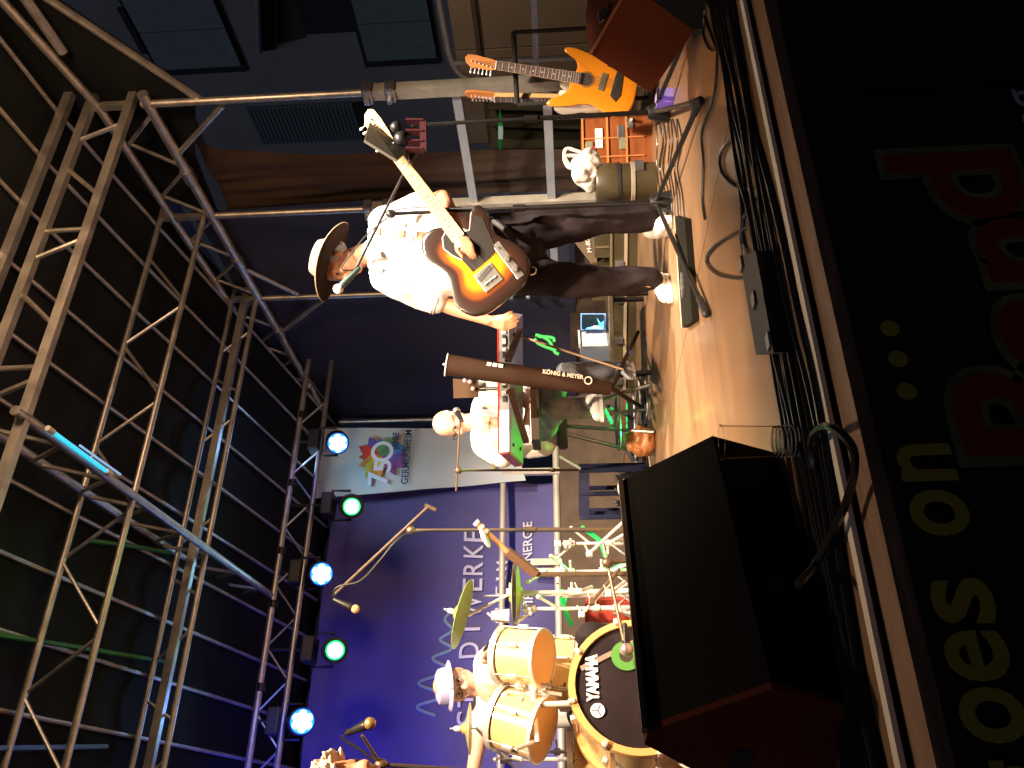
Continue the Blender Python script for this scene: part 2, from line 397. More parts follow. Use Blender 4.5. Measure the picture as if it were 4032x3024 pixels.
for k in range(9):
    xo = 3.66-0.8*k
    Cn += [(xo, 3.13, xo-0.17, 3.30), (xo-0.44, 3.30, xo-0.54, 3.13), ]
xtruss(5.44, 3.115, 3.32, 0.019, Cn, 'third roof truss behind the zigzag one', third=3.2, dr=0.01)
# side truss
t = thing('side_truss', 'blue lit truss running back along the right eaves', 'truss', (4.0, 2.2, 3.08))
for z0, z1, r in ((3.42, 3.08, 0.036), (3.62, 3.36, 0.03)):
    if z0 > 3.5: MB().tube([(4.0, 2.4, 3.6), (4.0, 3.38, 3.40), (4.0, 7.75, 3.33)], 0.028, 12).build('chord', ALU, t, smooth=True)
    else: MB().tube([(4.0, 3.30, 3.08), (4.0, 7.75, 3.10)], 0.034, 12).build('chord', ALU, t, smooth=True)
for k in range(9):
    y = 3.45+k*0.49
    MB().tube([(4.0, y, 3.08), (4.0, y+0.24, 3.35)], 0.013).build('diagonal', ALU, t, smooth=True)
    MB().tube([(4.0, y+0.24, 3.35), (4.0, y+0.47, 3.08)], 0.013).build('diagonal', ALU, t, smooth=True)
for y in (3.95, 4.9, 5.9, 6.9): MB().tube([(4.0, y, 3.085), (4.0, y+0.11, 3.085)], 0.045, 12).build('coupler', STEEL, t, smooth=True)
for (a, b_) in (((4.0, 3.79, 3.06), (4.0, 3.42, 2.62)), ((4.0, 5.05, 3.06), (4.0, 5.4, 2.75)), ((4.0, 5.95, 3.06), (4.0, 5.48, 2.55))):
    MB().tube([a, b_], 0.018).build('knee_brace', ALU, t, smooth=True)
t = thing('eaves_strut', 'rusty gold strut slanting up from the front post to the eaves', 'strut', (4.0, 3.4, 2.75))
MB().tube([(4.02, 3.40, 2.74), (4.05, 2.55, 3.42)], 0.024).build('tube', ALU, t, smooth=True)
MB().tube([(4.03, 3.0, 3.42), (4.03, 2.3, 3.45)], 0.03).build('upper_tube', ALU, t, smooth=True)
# middle truss front to back with UV tube
t = thing('middle_truss', 'truss running front to back across the roof, blue lit, at upper left', 'truss', (1.82, 3.3, 3.19))
for x, z in ((1.82, 3.19), (1.85, 3.50)): MB().tube([(x, 3.3, z), (x, 6.6, z-0.16)], 0.026, 12).build('chord', ALU, t, smooth=True)
for k in range(7):
    y = 3.5+k*0.45
    MB().tube([(1.84, y, 3.49), (1.82, y+0.2, 3.19-0.02*k)], 0.013).build('diagonal', ALU, t, smooth=True)
    MB().tube([(1.82, y+0.2, 3.19-0.02*k), (1.84, y+0.42, 3.48-0.02*k)], 0.013).build('diagonal', ALU, t, smooth=True)
t = thing('tube_light', 'short cyan glowing tube light clamped under the middle truss', 'light', (1.83, 3.6, 3.1))
cy = mat('cyan_tube', (0.1, 0.6, 0.8), 0.3, emit=(0.03, 0.62, 0.95), es=1.1)
MB().tube([(1.81, 3.52, 3.125), (1.81, 4.02, 3.10)], 0.011, 12).build('glass_tube', cy, t, smooth=True)
for y, z in ((3.50, 3.126), (4.03, 3.098)): MB().tube([(1.81, y-0.025, z), (1.81, y+0.025, z-0.001)], 0.015, 12).build('end_cap', WHITEP, t, smooth=True)
MB().tube([(1.845, 3.75, 3.12), (1.85, 4.15, 3.10)], 0.006).build('side_tube', mat('pale_blue_tube', (0.3, 0.5, 0.7), 0.3, emit=(0.25, 0.45, 0.8), es=0.8), t, smooth=True)
for a in ((1.81, 4.06, 3.10), (1.845, 4.17, 3.10)): MB().tube([a, (a[0]+0.01, a[1]+0.02, a[2]+0.09)], 0.006).build('clip', STEEL, t)
# --- purlins and roof tarp
RP = [(2.2, 3.70), (3.38, 3.625), (4.41, 3.49), (5.44, 3.335), (6.6, 3.17), (7.8, 3.0)]
def rz(y):
    for (a, za), (b_, zb) in zip(RP, RP[1:]):
        if y <= b_: return za+(zb-za)*(y-a)/(b_-a)
    return RP[-1][1]
pts0 = [(0, y, z) for y, z in RP]
pur = None
for k in range(17):
    x = 3.96-0.372*k
    if k == 0:
        pur = tag(MB().tube([(0, y, z+0.02) for y, z in RP], 0.014, 8).build('roof_purlin', ALU, smooth=True), '', 'roof tube', 'tubes carrying the roof cover'); o = pur
    else: o = pur.copy(); COL.objects.link(o)
    o.location.x = x
    o['label'] = 'thin roof tube under the dark cover, '+('first second third fourth fifth sixth seventh eighth ninth tenth eleventh twelfth thirteenth fourteenth fifteenth sixteenth seventeenth'.split()[k])+' from the right eaves'
def roof(u, v):
    x = -3.2+7.4*u; y = 2.0+6.0*v
    fr = (3.96-x)/0.372; sag = 0.05*abs(math.sin(PI*fr))
    return V(x, y, rz(y)+0.045+sag*0.6+0.012*noise.noise(V(x*2, y*2, 3)))
tag(MB().sheet(roof, 148, 50).build('roof_cover', TARP, smooth=True), 'dark tarpaulin roof cover stretched over the stage tubes', 'roof cover')
for i, (x, y0, y1) in enumerate(((1.62, 4.6, 5.4), (0.93, 3.9, 5.7), (0.35, 3.6, 5.2))):
    tag(MB().tube(smoothpts([(x+0.18*(k/6), y0+(y1-y0)*k/6, rz(y0+(y1-y0)*k/6)+0.01-0.03*math.sin(PI*k/6)) for k in range(7)], 4), 0.014, 6).build('roof_strap', mat('green_strap', (0.03, 0.18, 0.05), 0.6) if i != 2 else mat('blue_strap', (0.10, 0.22, 0.7), 0.6), smooth=True),
        ('short green strap sagging under the roof, nearest the middle truss', 'long green strap sagging under the roof cover', 'blue strap sagging under the roof at far left')[i], 'strap')
# rear pipe with heads
rear = thing('lighting_truss', 'rear truss with the coloured lamp heads hanging from it', 'truss', (-3, 6.6, 3.0))
MB().tube([(-3.2, 6.6, 3.0), (4.1, 6.6, 3.02)], 0.027, 12).build('chord', ALU, rear, smooth=True)
MB().tube([(-3.2, 6.62, 2.79), (4.1, 6.62, 2.8)], 0.024, 12).build('chord', STEEL, rear, smooth=True)
for k in range(14):
    x = 3.9-0.5*k; MB().tube([(x, 6.6, 3.0), (x-0.25, 6.62, 2.8)], 0.01).build('diagonal', STEEL, rear, smooth=True)
    MB().tube([(x-0.25, 6.62, 2.8), (x-0.48, 6.6, 3.0)], 0.01).build('diagonal', STEEL, rear, smooth=True)
for x in (3.5, 2.82, 2.2, 1.75, 1.1): MB().tube([(x-0.03, 6.6, 3.0), (x+0.03, 6.6, 3.0)], 0.036, 10).build('clamp', BLACKM, rear, smooth=True)
cool = mat('blue_led', (0.02, 0.1, 0.6), 0.3, emit=(0.01, 0.10, 1.0), es=6); coolw = mat('blue_led_cell', (0.5, 0.8, 1), 0.3, emit=(0.35, 0.85, 1.0), es=30)
grn = mat('green_led', (0.02, 0.5, 0.1), 0.3, emit=(0.01, 0.75, 0.12), es=4.5); grnw = mat('green_led_core', (0.6, 1, 0.8), 0.3, emit=(0.45, 1.0, 0.8), es=25)
heads = [(3.156, 2.60, 0), (2.551, 2.41, 1), (1.968, 2.60, 0), (1.358, 2.415, 1), (0.839, 2.607, 0)]
labs = ['blue lamp head beside the white festival banner', 'green lamp head at the lower corner of the white banner', 'blue lamp head between the two green ones', 'green lamp head above the green lit cymbal', 'leftmost blue lamp head above the drummer']
for (x, z, g), lb in zip(heads, labs):
    aim = (V(0.4, 2.2, 0.9)-V(x, 6.5, z)).normalized(); rad = 0.088 if not g else 0.072
    t = thing('green_lamp_head' if g else 'blue_lamp_head', lb, 'stage light', (x, 6.6, 2.9), group='lamp heads on the rear truss')
    c = V(x, 6.5, z)
    MB().lathe([(0.03, -0.34), (0.075, -0.32), (0.10, -0.2), (0.105, -0.06), (0.1, 0), (rad+0.006, 0.004), (rad+0.002, -0.012)], 22, c, aim).build('housing', BLACKP, t, smooth=True)
    MB().lathe([(rad, -0.01), (rad*0.98, 0.0)], 22, c, aim).build('lens_rim', grn if g else cool, t)
    xx, yy = perp(aim)
    if g: MB().lathe([(rad*0.8, 0.002), (rad*0.3, 0.012)], 22, c, aim).build('lens_core', grnw, t, smooth=True)
    else:
        for k in range(7):
            p = c+aim*0.002+((xx*math.cos(k*PI/3)+yy*math.sin(k*PI/3))*rad*0.6 if k < 6 else V(0, 0, 0))
            MB().lathe([(rad*0.30, 0), (rad*0.15, 0.008)], 12, p, aim).build('led_cell', coolw, t)
    s = aim.cross(V(0, 0, 1)).normalized()
    bc = c-aim*0.14
    MB().tube([bc+s*0.125, bc+s*0.13+V(0, 0, 0.16), bc-s*0.13+V(0, 0, 0.16), bc-s*0.125], 0.013).build('yoke', BLACKM, t)
    MB().box(bc+V(0, 0, 0.20), (0.2, 0.17, 0.1), bev=0.015).build('base', BLACKP, t)
    MB().tube([bc+V(0, 0, 0.22), V(bc.x, 6.6, 2.98)], 0.016).build('hook', BLACKM, t)
    lamp('SPOT', 'led_beam', c+aim*0.03, V(1.9, 4.2, .7) if g else V(x*.5+1.2, 4.4, .6), 9 if not g else 22, (0.08, 0.25, 1.0) if not g else (0.1, 1.0, 0.3), 0.05, 44, 0.9)
# pitched stage spots on their front bar (out of frame, above)
t = thing('spot_bar', 'bar under the front of the roof carrying the stage spots', 'truss', (0, 1.5, 3.2))
MB().tube([(-3, 1.5, 3.22), (4.2, 1.5, 3.22)], 0.025).build('bar', ALU, t, smooth=True)
for l, tt, *_ in SPOTS:
    d = (Vector(tt)-Vector(l)).normalized(); MB().lathe([(0.08, -0.3), (0.1, -0.28), (0.1, -0.05), (0.11, -0.04)], 16, Vector(l), d).build('spot_housing', BLACKM, t)

# --- cloths and backdrop
BACK = 7.75
def backmat():
    m = mat('backdrop_cloth', (0.12, 0.11, 0.30), 0.8, var=0.1, vscale=3)
    return m
blue = backmat()
def bfold(u, v):
    x = -3.2+6.5*u; z = 0.02+2.95*v
    p = V(x, z, 0)
    a = 0.085*math.sin((x*0.9+z*1.5)*3.1+1.6*noise.noise(V(x*0.5, z*0.5, 2)))*max(0, min(1, (2.3-z)/1.2))
    a += 0.06*noise.noise(V(x*0.9+z*0.8, z*2.2-x*1.2, 5))+0.012*noise.noise(V(x*6, z*2, 1))
    return V(x, BACK+0.05-0.05*abs(noise.noise(V(x*0.4, z, 9)))+a, z)
bd = thing('backdrop', 'violet cloth backdrop with white lettering and pale wave line', 'backdrop', (0, BACK, 0))
MB().sheet(bfold, 200, 90).build('cloth', blue, bd, smooth=True)
wht = mat('white_print', (0.82, 0.82, 0.90), 0.7)
def btxt(s, x, z, size, w_, m=None, nm='lettering'):
    o = text(nm, s, frame((x, BACK, z), (1, 0, 0), (0, 0, 1), (0, -1, 0)), size, m or lav, bd, width=w_, ext=0.0015, offset=0.002)
    for q in o.data.vertices: q.co.y += cloth_y(q.co.x, q.co.z)-BACK-0.03
    return o
lav = mat('lavender_print', (0.66, 0.66, 0.80), 0.8)
def cloth_y(x, z): return bfold((x+3.2)/6.5, (z-0.02)/2.95).y
# the letters lie on the cloth: each one is placed just proud of the fold under it
for s, x, w_ in (('S', 1.02, .13), ('T', 1.18, .13), ('A', 1.35, .15), ('D', 1.60, .14), ('T', 1.80, .14), ('W', 2.02, .22), ('E', 2.235, .12), ('R', 2.39, .13), ('K', 2.56, .13), ('E', 2.71, .11)):
    btxt(s, x, 1.50, 0.27, w_)
for s, x in zip('GERMERSHEIM', [1.07+0.132*k+(0.03 if k > 3 else 0) for k in range(11)]):
    btxt(s, x, 1.22, 0.16, 0.10 if s != 'I' else 0.03)
btxt('WIR', 2.0, 0.96, 0.13, 0.24); btxt('ENERGIE', 2.62, 0.97, 0.13, 0.48)
wave = [(1.05, 1.80), (1.13, 1.98), (1.22, 1.72), (1.33, 1.98), (1.44, 1.70), (1.55, 1.86), (1.63, 1.68), (1.72, 1.80), (1.80, 1.68), (1.9, 1.76), (2.0, 1.68)]
wp = [V(p.x, cloth_y(p.x, p.z)-.004, p.z) for p in smoothpts([(x, 0, z) for x, z in wave], 6)]
MB().tube(wp, 0.015, 6).build('wave_line', mat('teal_print', (0.30, 0.48, 0.52), 0.7), bd)
# banner 750
ban_tex = mat('banner_cloth', (0.62, 0.68, 0.66), 0.75)
bn = thing('festival_banner', 'tall white banner with a colourful splash and the number 750', 'banner', (3.5, 7.6, 1))
TL, TR_, BL, BR = at(1215, 1680, y=7.55), at(1245, 1965, y=7.55), at(2010, 1690, y=7.55), at(2070, 1890, y=7.55)
def bsh(u, v):
    p = (TL*(1-u)+TR_*u)*(1-v)+(BL*(1-u)+BR*u)*v
    return p+V(0, 0.03*noise.noise(V(u*3+v*2, v*3-u, 3))+0.02*math.sin(u*5+v*2), 0)
MB().sheet(bsh, 24, 48).build('banner_cloth', ban_tex, bn, smooth=True)
cols = [(0.75, 0.06, 0.03), (0.85, 0.35, 0.03), (0.75, 0.65, 0.05), (0.10, 0.45, 0.15), (0.05, 0.30, 0.65), (0.22, 0.08, 0.42), (0.45, 0.05, 0.35)]
def splash(cx_, cy_, col, rx, ry, spikes, seed, nm='splash', dy=0.0):
    random.seed(seed); P = []
    for k in range(spikes*2):
        a = PI*k/spikes; rr = (1 if k % 2 == 0 else 0.5)*random.uniform(0.75, 1.15); P.append((math.cos(a)*rx*rr, math.sin(a)*ry*rr))
    c = at(cx_, cy_, y=7.49-dy); M = frame(c, (1, 0, 0), (0, 0, 1), (0, -1, 0))
    MB().prism(P, 0, 0.001, M).build(nm, mat('splash_%d' % (seed), col, 0.75, var=0.3, vscale=10), bn)
def petals(cx_, cy_, n_, R0, cmap, seed, a0=0.0, a1=6.283, w0=.05):
    random.seed(seed); c = at(cx_, cy_, y=7.492); M = frame(c, (1, 0, 0), (0, 0, 1), (0, -1, 0))
    for k in range(n_):
        a = a0+(a1-a0)*(k+random.uniform(-.3, .3))/n_; L = R0*random.uniform(.55, 1.15); w_ = w0*random.uniform(.6, 1.3); o_ = random.uniform(0, .3)*R0
        d = (math.cos(a), math.sin(a)); q = (-d[1], d[0]); P = []
        for f_, g_ in ((o_/L, .3), (.35, .9), (.62, 1.0), (.85, .55), (1.0, .08)): P.append((d[0]*L*f_+q[0]*w_*g_, d[1]*L*f_+q[1]*w_*g_))
        P += [(d[0]*L*f_-q[0]*w_*g_, d[1]*L*f_-q[1]*w_*g_) for f_, g_ in ((.85, .5), (.62, .9), (.35, .95), (o_/L, .3))]
        ci = cmap(a); z_ = .0003*k
        MB().prism(P, z_, z_+.0006, M).build('splash', mat('ink_%d' % ci, cols2[ci], .75, var=.35, vscale=8), bn)
cols2 = [(.60, .05, .03), (.75, .30, .04), (.72, .58, .06), (.12, .32, .12), (.06, .22, .45), (.14, .10, .40), (.28, .08, .34)]
petals(1500, 1795, 46, .25, lambda a: [4, 5, 0, 0, 1, 2, 1, 2, 6, 6, 5, 4, 3, 3][int((a % 6.283)/6.283*14)], 4)
petals(1985, 1800, 16, .22, lambda a: [2, 6, 1, 6, 2, 6, 6, 1][int(a*7) % 8], 9, .9, 2.6, .035)
petals(1960, 1760, 8, .16, lambda a: [1, 2, 6, 1][int(a*9) % 4], 10, 1.7, 3.3, .04)
for s, X, Y, sz, w_ in (('7', 1482, 1885, 0.28, 0.15), ('5', 1500, 1833, 0.24, 0.13)):
    text('numeral', s, frame(at(X+10, Y, y=7.478), (1, 0, 0.02), (-0.02, 0, 1), (0, -1, 0)), sz, wht, bn, width=w_, ext=0.001, offset=0.006)
MB().lathe([(0.115, 0), (0.115, 0.002), (0.078, 0.002), (0.078, 0)], 28, at(1505, 1778, y=7.478), (0, -1, 0), ring=True).build('numeral', wht, bn)
text('lettering', 'JAHRE', frame(at(1558, 1735, y=7.478), (1, 0, 0), (0, 0, 1), (0, -1, 0)), 0.09, mat('navy_print', (0.03, 0.05, 0.15), 0.7), bn, width=0.20, ext=0.001, offset=0.002)
text('lettering', 'GERMERSHEIM', frame(at(1602, 1797, y=7.478), (1, 0, 0.0), (0, 0, 1), (0, -1, 0)), 0.10, MATS['navy_print'], bn, width=0.60, ext=0.001, offset=0.0015)
# navy side cloth, brown side cloth
navy = mat('navy_side_cloth', (0.028, 0.030, 0.058), 0.75, bump=0.1, bscale=6)
def side(x, y0, y1, z0, z1, amp, fq, seed):
    return lambda u, v: V(x+amp*noise.noise(V((y0+(y1-y0)*u)*fq, (z0+(z1-z0)*v)*fq*0.5, seed)), y0+(y1-y0)*u, z0+(z1-z0)*v)
tag(MB().sheet(side(4.13, 4.47, 7.9, 0.45, 3.3, 0.10, 0.9, 2), 60, 50).build('side_cloth', navy, smooth=True), 'almost black navy side cloth between the guitarist and the banner', 'side cloth')
EDG = [at(X, Y, x=4.2) for X, Y in ((2290, 602), (1900, 603), (1555, 607), (1250, 618), (1008, 600), (860, 590), (805, 555), (765, 470), (742, 425), (700, 415))]
def bcl(u, v):
    t_ = v*(len(EDG)-1); i = min(int(t_), len(EDG)-2); e_ = EDG[i].lerp(EDG[i+1], t_-i)
    y = e_.y*(1-u)+4.56*u
    return V(4.2+0.06*noise.noise(V(y*5, e_.z*0.7, 3))+0.02*noise.noise(V(y*14, e_.z*2, 7)), y, e_.z+0.03*u)
tag(MB().sheet(bcl, 40, 60).build('side_cloth', mat('brown_side_cloth', (0.050, 0.028, 0.018), 0.85, var=0.3, vscale=2.5, bump=0.2, bscale=8), smooth=True),
    'brown side cloth hanging between the two front posts', 'side cloth')
tag(MB().sheet(side(4.16, 4.5, 7.9, -0.02, 0.5, 0.03, 1.4, 5), 40, 8).build('lower_skirt', mat('olive_brown_cloth', (0.10, 0.07, 0.045), 0.85, var=0.3, bump=0.2), smooth=True), 'brown skirt below the right side rails', 'skirt')
tag(MB().sheet(lambda u, v: V(-3.2+7.4*u, 7.46+0.02*noise.noise(V(u*20, v, 1)), 0.0+0.64*v), 80, 8).build('rear_skirt', MATS['olive_brown_cloth'], smooth=True), 'brown skirt along the back of the stage below the rails', 'skirt')
tag(MB().add([(4.1, 3.39, 2.80), (4.1, 2.5, 3.46), (4.1, 2.3, 3.8), (4.1, 4.0, 3.8), (4.1, 4.6, 3.1), (4.1, 3.9, 3.02)], [(0, 1, 2, 3, 4, 5)]).build('eaves_cloth', TARP, solid=0.003), 'black triangle of roof cloth above the house wall', 'cloth')
# rear guard rail
railm = mat('pale_rail', (0.62, 0.58, 0.46), 0.5, 0.3, var=0.15)
gr = thing('rear_guard_rail', 'pale tubular guard rail along the back of the stage', 'railing', (0.5, 7.6, 0))
MB().tube([(-3, 7.60, 1.195), (3.60, 7.60, 1.21)], 0.030, 10).build('top_rail', railm, gr, smooth=True)
MB().tube([(-3, 7.60, 0.685), (3.75, 7.60, 0.675)], 0.036, 10).build('lower_rail', railm, gr, smooth=True)
for x in (3.30, 2.37, 2.28, 1.30, 0.3, -0.7, -1.7): MB().bar((x, 7.56, 0.0), (x, 7.56, 1.22 if x > 3 else 0.93), 0.062, 0.05, up=V(0, 1, 0)).build('upright', railm, gr)
# right hand barrier with rounded corner
t = thing('crowd_barrier', 'pale steel barrier with a rounded corner behind the wooden guitar rack', 'barrier', (4.6, 3.2, 0))
pc = smoothpts([(4.6, 1.9, 1.29), (4.6, 3.3, 1.27), (4.6, 3.66, 1.255), (4.6, 3.80, 1.18), (4.6, 3.84, 1.02), (4.6, 3.84, 0.6), (4.6, 3.84, 0.0)], 8)
MB().tube(pc, 0.021, 12).build('frame_tube', pale, t, smooth=True)
MB().tube([(4.6, 3.68, 1.25), (4.6, 3.70, 0.0)], 0.020, 12).build('upright', pale, t, smooth=True)
MB().bar((4.6, 1.9, 0.66), (4.6, 3.84, 0.69), 0.02, 0.04).build('mid_rail', pale, t)

# --- the house across the street
HX = 13.0; K = HX/9.0
hz = lambda z: 0.545+(z-0.545)*K
house = thing('house', 'rendered town house with shuttered windows beyond the stage, dim blue', 'house', (HX, 9, -1))
wallm = mat('bluish_render', (0.38, 0.375, 0.39), 0.9, var=0.12, vscale=1.5, bump=0.3, bscale=30)
MB().box((HX+0.2, 9.5, 4.2), (0.4, 22, 10.4)).build('wall', wallm, house)
shut = mat('shutter_paint', (0.33, 0.38, 0.41), 0.6, var=0.1); darkf = mat('dark_reveal', (0.045, 0.045, 0.05), 0.6)
def window(X0, X1, Y0, Y1, open_=False, nm='window', m=None, grooves=True):
    a = at(X0, Y1, x=HX); b_ = at(X1, Y1, x=HX); c = at(X0, Y0, x=HX)
    z1, z0, y1, y0 = a.z, b_.z, a.y, c.y
    f = MB().box((HX-0.03, (y0+y1)/2, (z0+z1)/2), (0.06, abs(y1-y0), z1-z0)).build(nm, darkf, house)
    if open_: return f
    n = 3; wd = (y1-y0-0.22)/n
    for k in range(n):
        MB().box((HX-0.10, y0+0.05+wd*(k+0.5), (z0+z1)/2-0.02), (0.05, wd-0.02, (z1-z0)-0.14), bev=0.006).build('shutter_leaf', m or shut, f)
    return f
window(630, 985, -260, 292); window(1440, 1740, -280, 258, m=mat('teal_shutter', (0.28, 0.38, 0.37), 0.6, var=0.1)); window(1205, 1405, -200, 128, open_=True)
window(560, 640, 20, 205, open_=True)
# vent panel
a = at(1035, 565, x=HX); b_ = at(1440, 395, x=HX)
g = MB().box((HX-0.02, (a.y+b_.y)/2, (a.z+b_.z)/2), (0.05, a.y-b_.y, a.z-b_.z)).build('vent_grille', mat('vent_grey', (0.20, 0.24, 0.26), 0.7), house)
for k in range(26):
    z = b_.z+0.3+(a.z-b_.z-0.35)*k/25
    MB().box((HX-0.055, (a.y+b_.y)/2, z), (0.02, a.y-b_.y-0.1, 0.03)).build('louvre', MATS['vent_grey'], g)
c0 = at(1400, 545, x=HX); MB().box((HX-0.06, (c0.y+b_.y)/2, b_.z+0.14), (0.04, c0.y-b_.y, 0.26)).build('opening', darkf, g)
p0, p1 = at(1012, -60, x=HX-0.5), at(1020, 205, x=HX-0.5)
t = thing('awning', 'dark red awning with a pale front rail on the house wall', 'awning', (HX-0.5, p0.y, p0.z))
MB().tube([p0, p1], 0.045).build('front_rail', pale, t, smooth=True)
q0, q1 = at(1085, -60, x=HX), at(1085, 195, x=HX)
MB().add([p0, p1, q1, q0], [(0, 1, 2, 3)]).build('cloth', mat('dark_red_cloth', (0.12, 0.01, 0.012), 0.8), t, solid=0.02)
q0, q1 = at(1200, -60, x=HX-0.03), at(1200, 150, x=HX-0.03); r0_, r1_ = at(1092, -60, x=HX-0.03), at(1092, 175, x=HX-0.03)
MB().add([r0_, r1_, q1, q0], [(0, 1, 2, 3)]).build('panel', mat('brown_shutter_box', (0.10, 0.07, 0.05), 0.7), house, solid=0.06)
p0, p1 = at(620, 420, x=HX-0.05), at(560, 330, x=HX-0.05)
MB().bar(at(650, 330, x=HX-0.04), at(735, 425, x=HX-0.04), 0.05, 0.1).build('downpipe', darkf, house)
# pale shed wall near the barrier
shed = mat('beige_boards', (0.50, 0.40, 0.28), 0.85, var=0.15, vscale=2, bump=0.2)
t = thing('site_cabin', 'low beige cabin wall behind the barrier at right', 'cabin', (7.5, 3, -1))
ztop = at(1785, 150, x=7.5).z; 
ya = at(2000, 560, x=7.5).y; yb = at(2000, -600, x=7.5).y; n = 5
ys = sorted([yb+(ya-yb)*k/n for k in range(n+1)]); seam = at(1900, 250, x=7.5)
for k in range(n):
    MB().box((7.55, (ys[k]+ys[k+1])/2, (ztop-1)/2), (0.1+0.01*(k % 2), ys[k+1]-ys[k]-0.02, ztop+1)).build('wall_panel', shed, t)
MB().box((7.49, (ya+yb)/2, seam.z+0.02), (0.05, ya-yb, 0.05)).build('trim', mat('trim_brown', (0.2, 0.16, 0.12), 0.8), t)
tag(MB().sheet(lambda u, v: V(5.6+0.10*math.sin(u*26+v*4)+0.05*math.sin(u*9), at(2000, 640, x=5.6).y*u+at(2000, 420, x=5.6).y*(1-u)+0.3*(v-0.5)*(u-0.5), -1+(at(1930, 500, x=5.6).z+1)*v), 90, 24).build('folded_tarp', mat('grey_green_tarp', (0.12, 0.13, 0.10), 0.7, var=0.2), smooth=True), 'grey green tarpaulin hanging in folds beyond the side rails', 'tarpaulin')
t = thing('green_sign', 'slim green lozenge shaped sign with a white label beyond the rails', 'sign', at(1968, 515, x=5.3))
P = [at(1968, 428, x=5.3), at(1962, 470, x=5.3), at(1960, 515, x=5.3), at(1963, 565, x=5.3), at(1968, 605, x=5.3), at(1975, 565, x=5.3), at(1982, 515, x=5.3), at(1978, 470, x=5.3)]
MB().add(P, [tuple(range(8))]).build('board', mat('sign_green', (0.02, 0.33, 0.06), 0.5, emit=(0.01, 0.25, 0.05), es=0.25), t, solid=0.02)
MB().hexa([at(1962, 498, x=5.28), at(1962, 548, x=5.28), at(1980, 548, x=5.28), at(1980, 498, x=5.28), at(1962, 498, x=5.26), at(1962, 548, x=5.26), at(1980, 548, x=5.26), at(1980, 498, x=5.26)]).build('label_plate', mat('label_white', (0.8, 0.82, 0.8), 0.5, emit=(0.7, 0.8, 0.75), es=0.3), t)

# =================================================================== PEOPLE
def hand(mb, wrist, palm_end, fingers, thumb, r=0.0095, palm_r=0.026, spread=None):
    """palm + four separate fingers (lists of joints) + thumb"""
    w_, p = Vector(wrist), Vector(palm_end); s = Vector(spread).normalized()
    for k in (-1, -0.3, 0.4, 1): mb.cap(w_.lerp(p, 0.12)+s*k*palm_r*0.55, palm_r*0.62, p+s*k*palm_r*0.95, palm_r*0.46, 8)
    for f in fingers:
        for i in range(len(f)-1): mb.cap(f[i], r*(1-0.1*i), f[i+1], r*(0.9-0.1*i), 7)
    for i in range(len(thumb)-1): mb.cap(thumb[i], r*(1.35-0.15*i), thumb[i+1], r*(1.2-0.15*i), 7)
def fingers_from(palm_end, d, s, n, L=0.075, curl=0.5, spread=0.010, palm_r=0.026):
    out = []; d = d.normalized(); s = s.normalized(); n = n.normalized()
    for k, (o_, l) in enumerate(((-1, 0.82), (-0.35, 0.98), (0.3, 1.0), (0.95, 0.88))):
        a = Vector(palm_end)+s*o_*palm_r*0.95-d*0.008; P = [a]; ang = 0.12
        for seg, q in enumerate((0.45, 0.32, 0.25)):
            dd = (d*math.cos(ang)+n*math.sin(ang)+s*o_*spread*4).normalized(); a = a+dd*L*l*q; P.append(a); ang += curl
        out.append(P)
    return out
def head(mb, c, F, U, k=1.0, jaw=1.0):
    """skull, jaw, nose, brow, lips, ears, eye bulges; F = facing, U = up"""
    F = F.normalized(); Sd = F.cross(U).normalized(); U = Sd.cross(F).normalized()
    M = Matrix((F, Sd, U)).transposed(); P = lambda f, s, u: c+(F*f+Sd*s+U*u)*k
    mb.ball(P(-0.012, 0, 0.035), 0.098*k, 0.077*k, 0.092*k, M, 12)
    mb.ball(P(0.025, 0, -0.03), 0.070*k, 0.060*k, 0.085*k, M, 10)
    mb.ball(P(0.048, 0, -0.088), 0.036*k*jaw, 0.036*k*jaw, 0.026*k, M, 8)           # chin
    for s in (-1, 1):
        mb.cap(P(0.0, 0.052*s, -0.055), 0.022*k, P(0.045, 0.022*s, -0.088), 0.018*k, 8)  # jaw line
        mb.ball(P(0.062, 0.036*s, -0.018), 0.026*k, 0.024*k, 0.026*k, M, 8)       # cheek
        mb.ball(P(0.070, 0.032*s, 0.012), 0.013*k, 0.016*k, 0.010*k, M, 8)        # lid
        mb.cap(P(0.078, 0.014*s, 0.028), 0.010*k, P(0.066, 0.048*s, 0.026), 0.010*k, 8)  # brow
        mb.ball(P(-0.006, 0.080*s, -0.004), 0.019*k, 0.008*k, 0.032*k, M, 8)       # ear
        mb.ball(P(0.002, 0.077*s, -0.03), 0.009*k, 0.007*k, 0.011*k, M, 6)
    mb.cap(P(0.080, 0, 0.018), 0.009*k, P(0.105, 0, -0.022), 0.0135*k, 8)          # nose
    for s in (-1, 1): mb.ball(P(0.094, 0.012*s, -0.026), 0.010*k, n=6)
    mb.cap(P(0.083, -0.018, -0.050), 0.007*k, P(0.083, 0.018, -0.050), 0.007*k, 8); mb.cap(P(0.081, -0.015, -0.062), 0.008*k, P(0.081, 0.015, -0.062), 0.008*k, 8)
    return P, M
def eyes(P, k, parent):
    for s in (-1, 1):
        MB().ball(P(0.081, 0.032*s, 0.012), 0.0075*k, n=8).build('eye', mat('eye_dark', (0.03, 0.02, 0.015), 0.1), parent, smooth=True)
GREYHAIR = mat('grey_hair', (0.33, 0.31, 0.29), 0.8, bump=0.5, bscale=120)

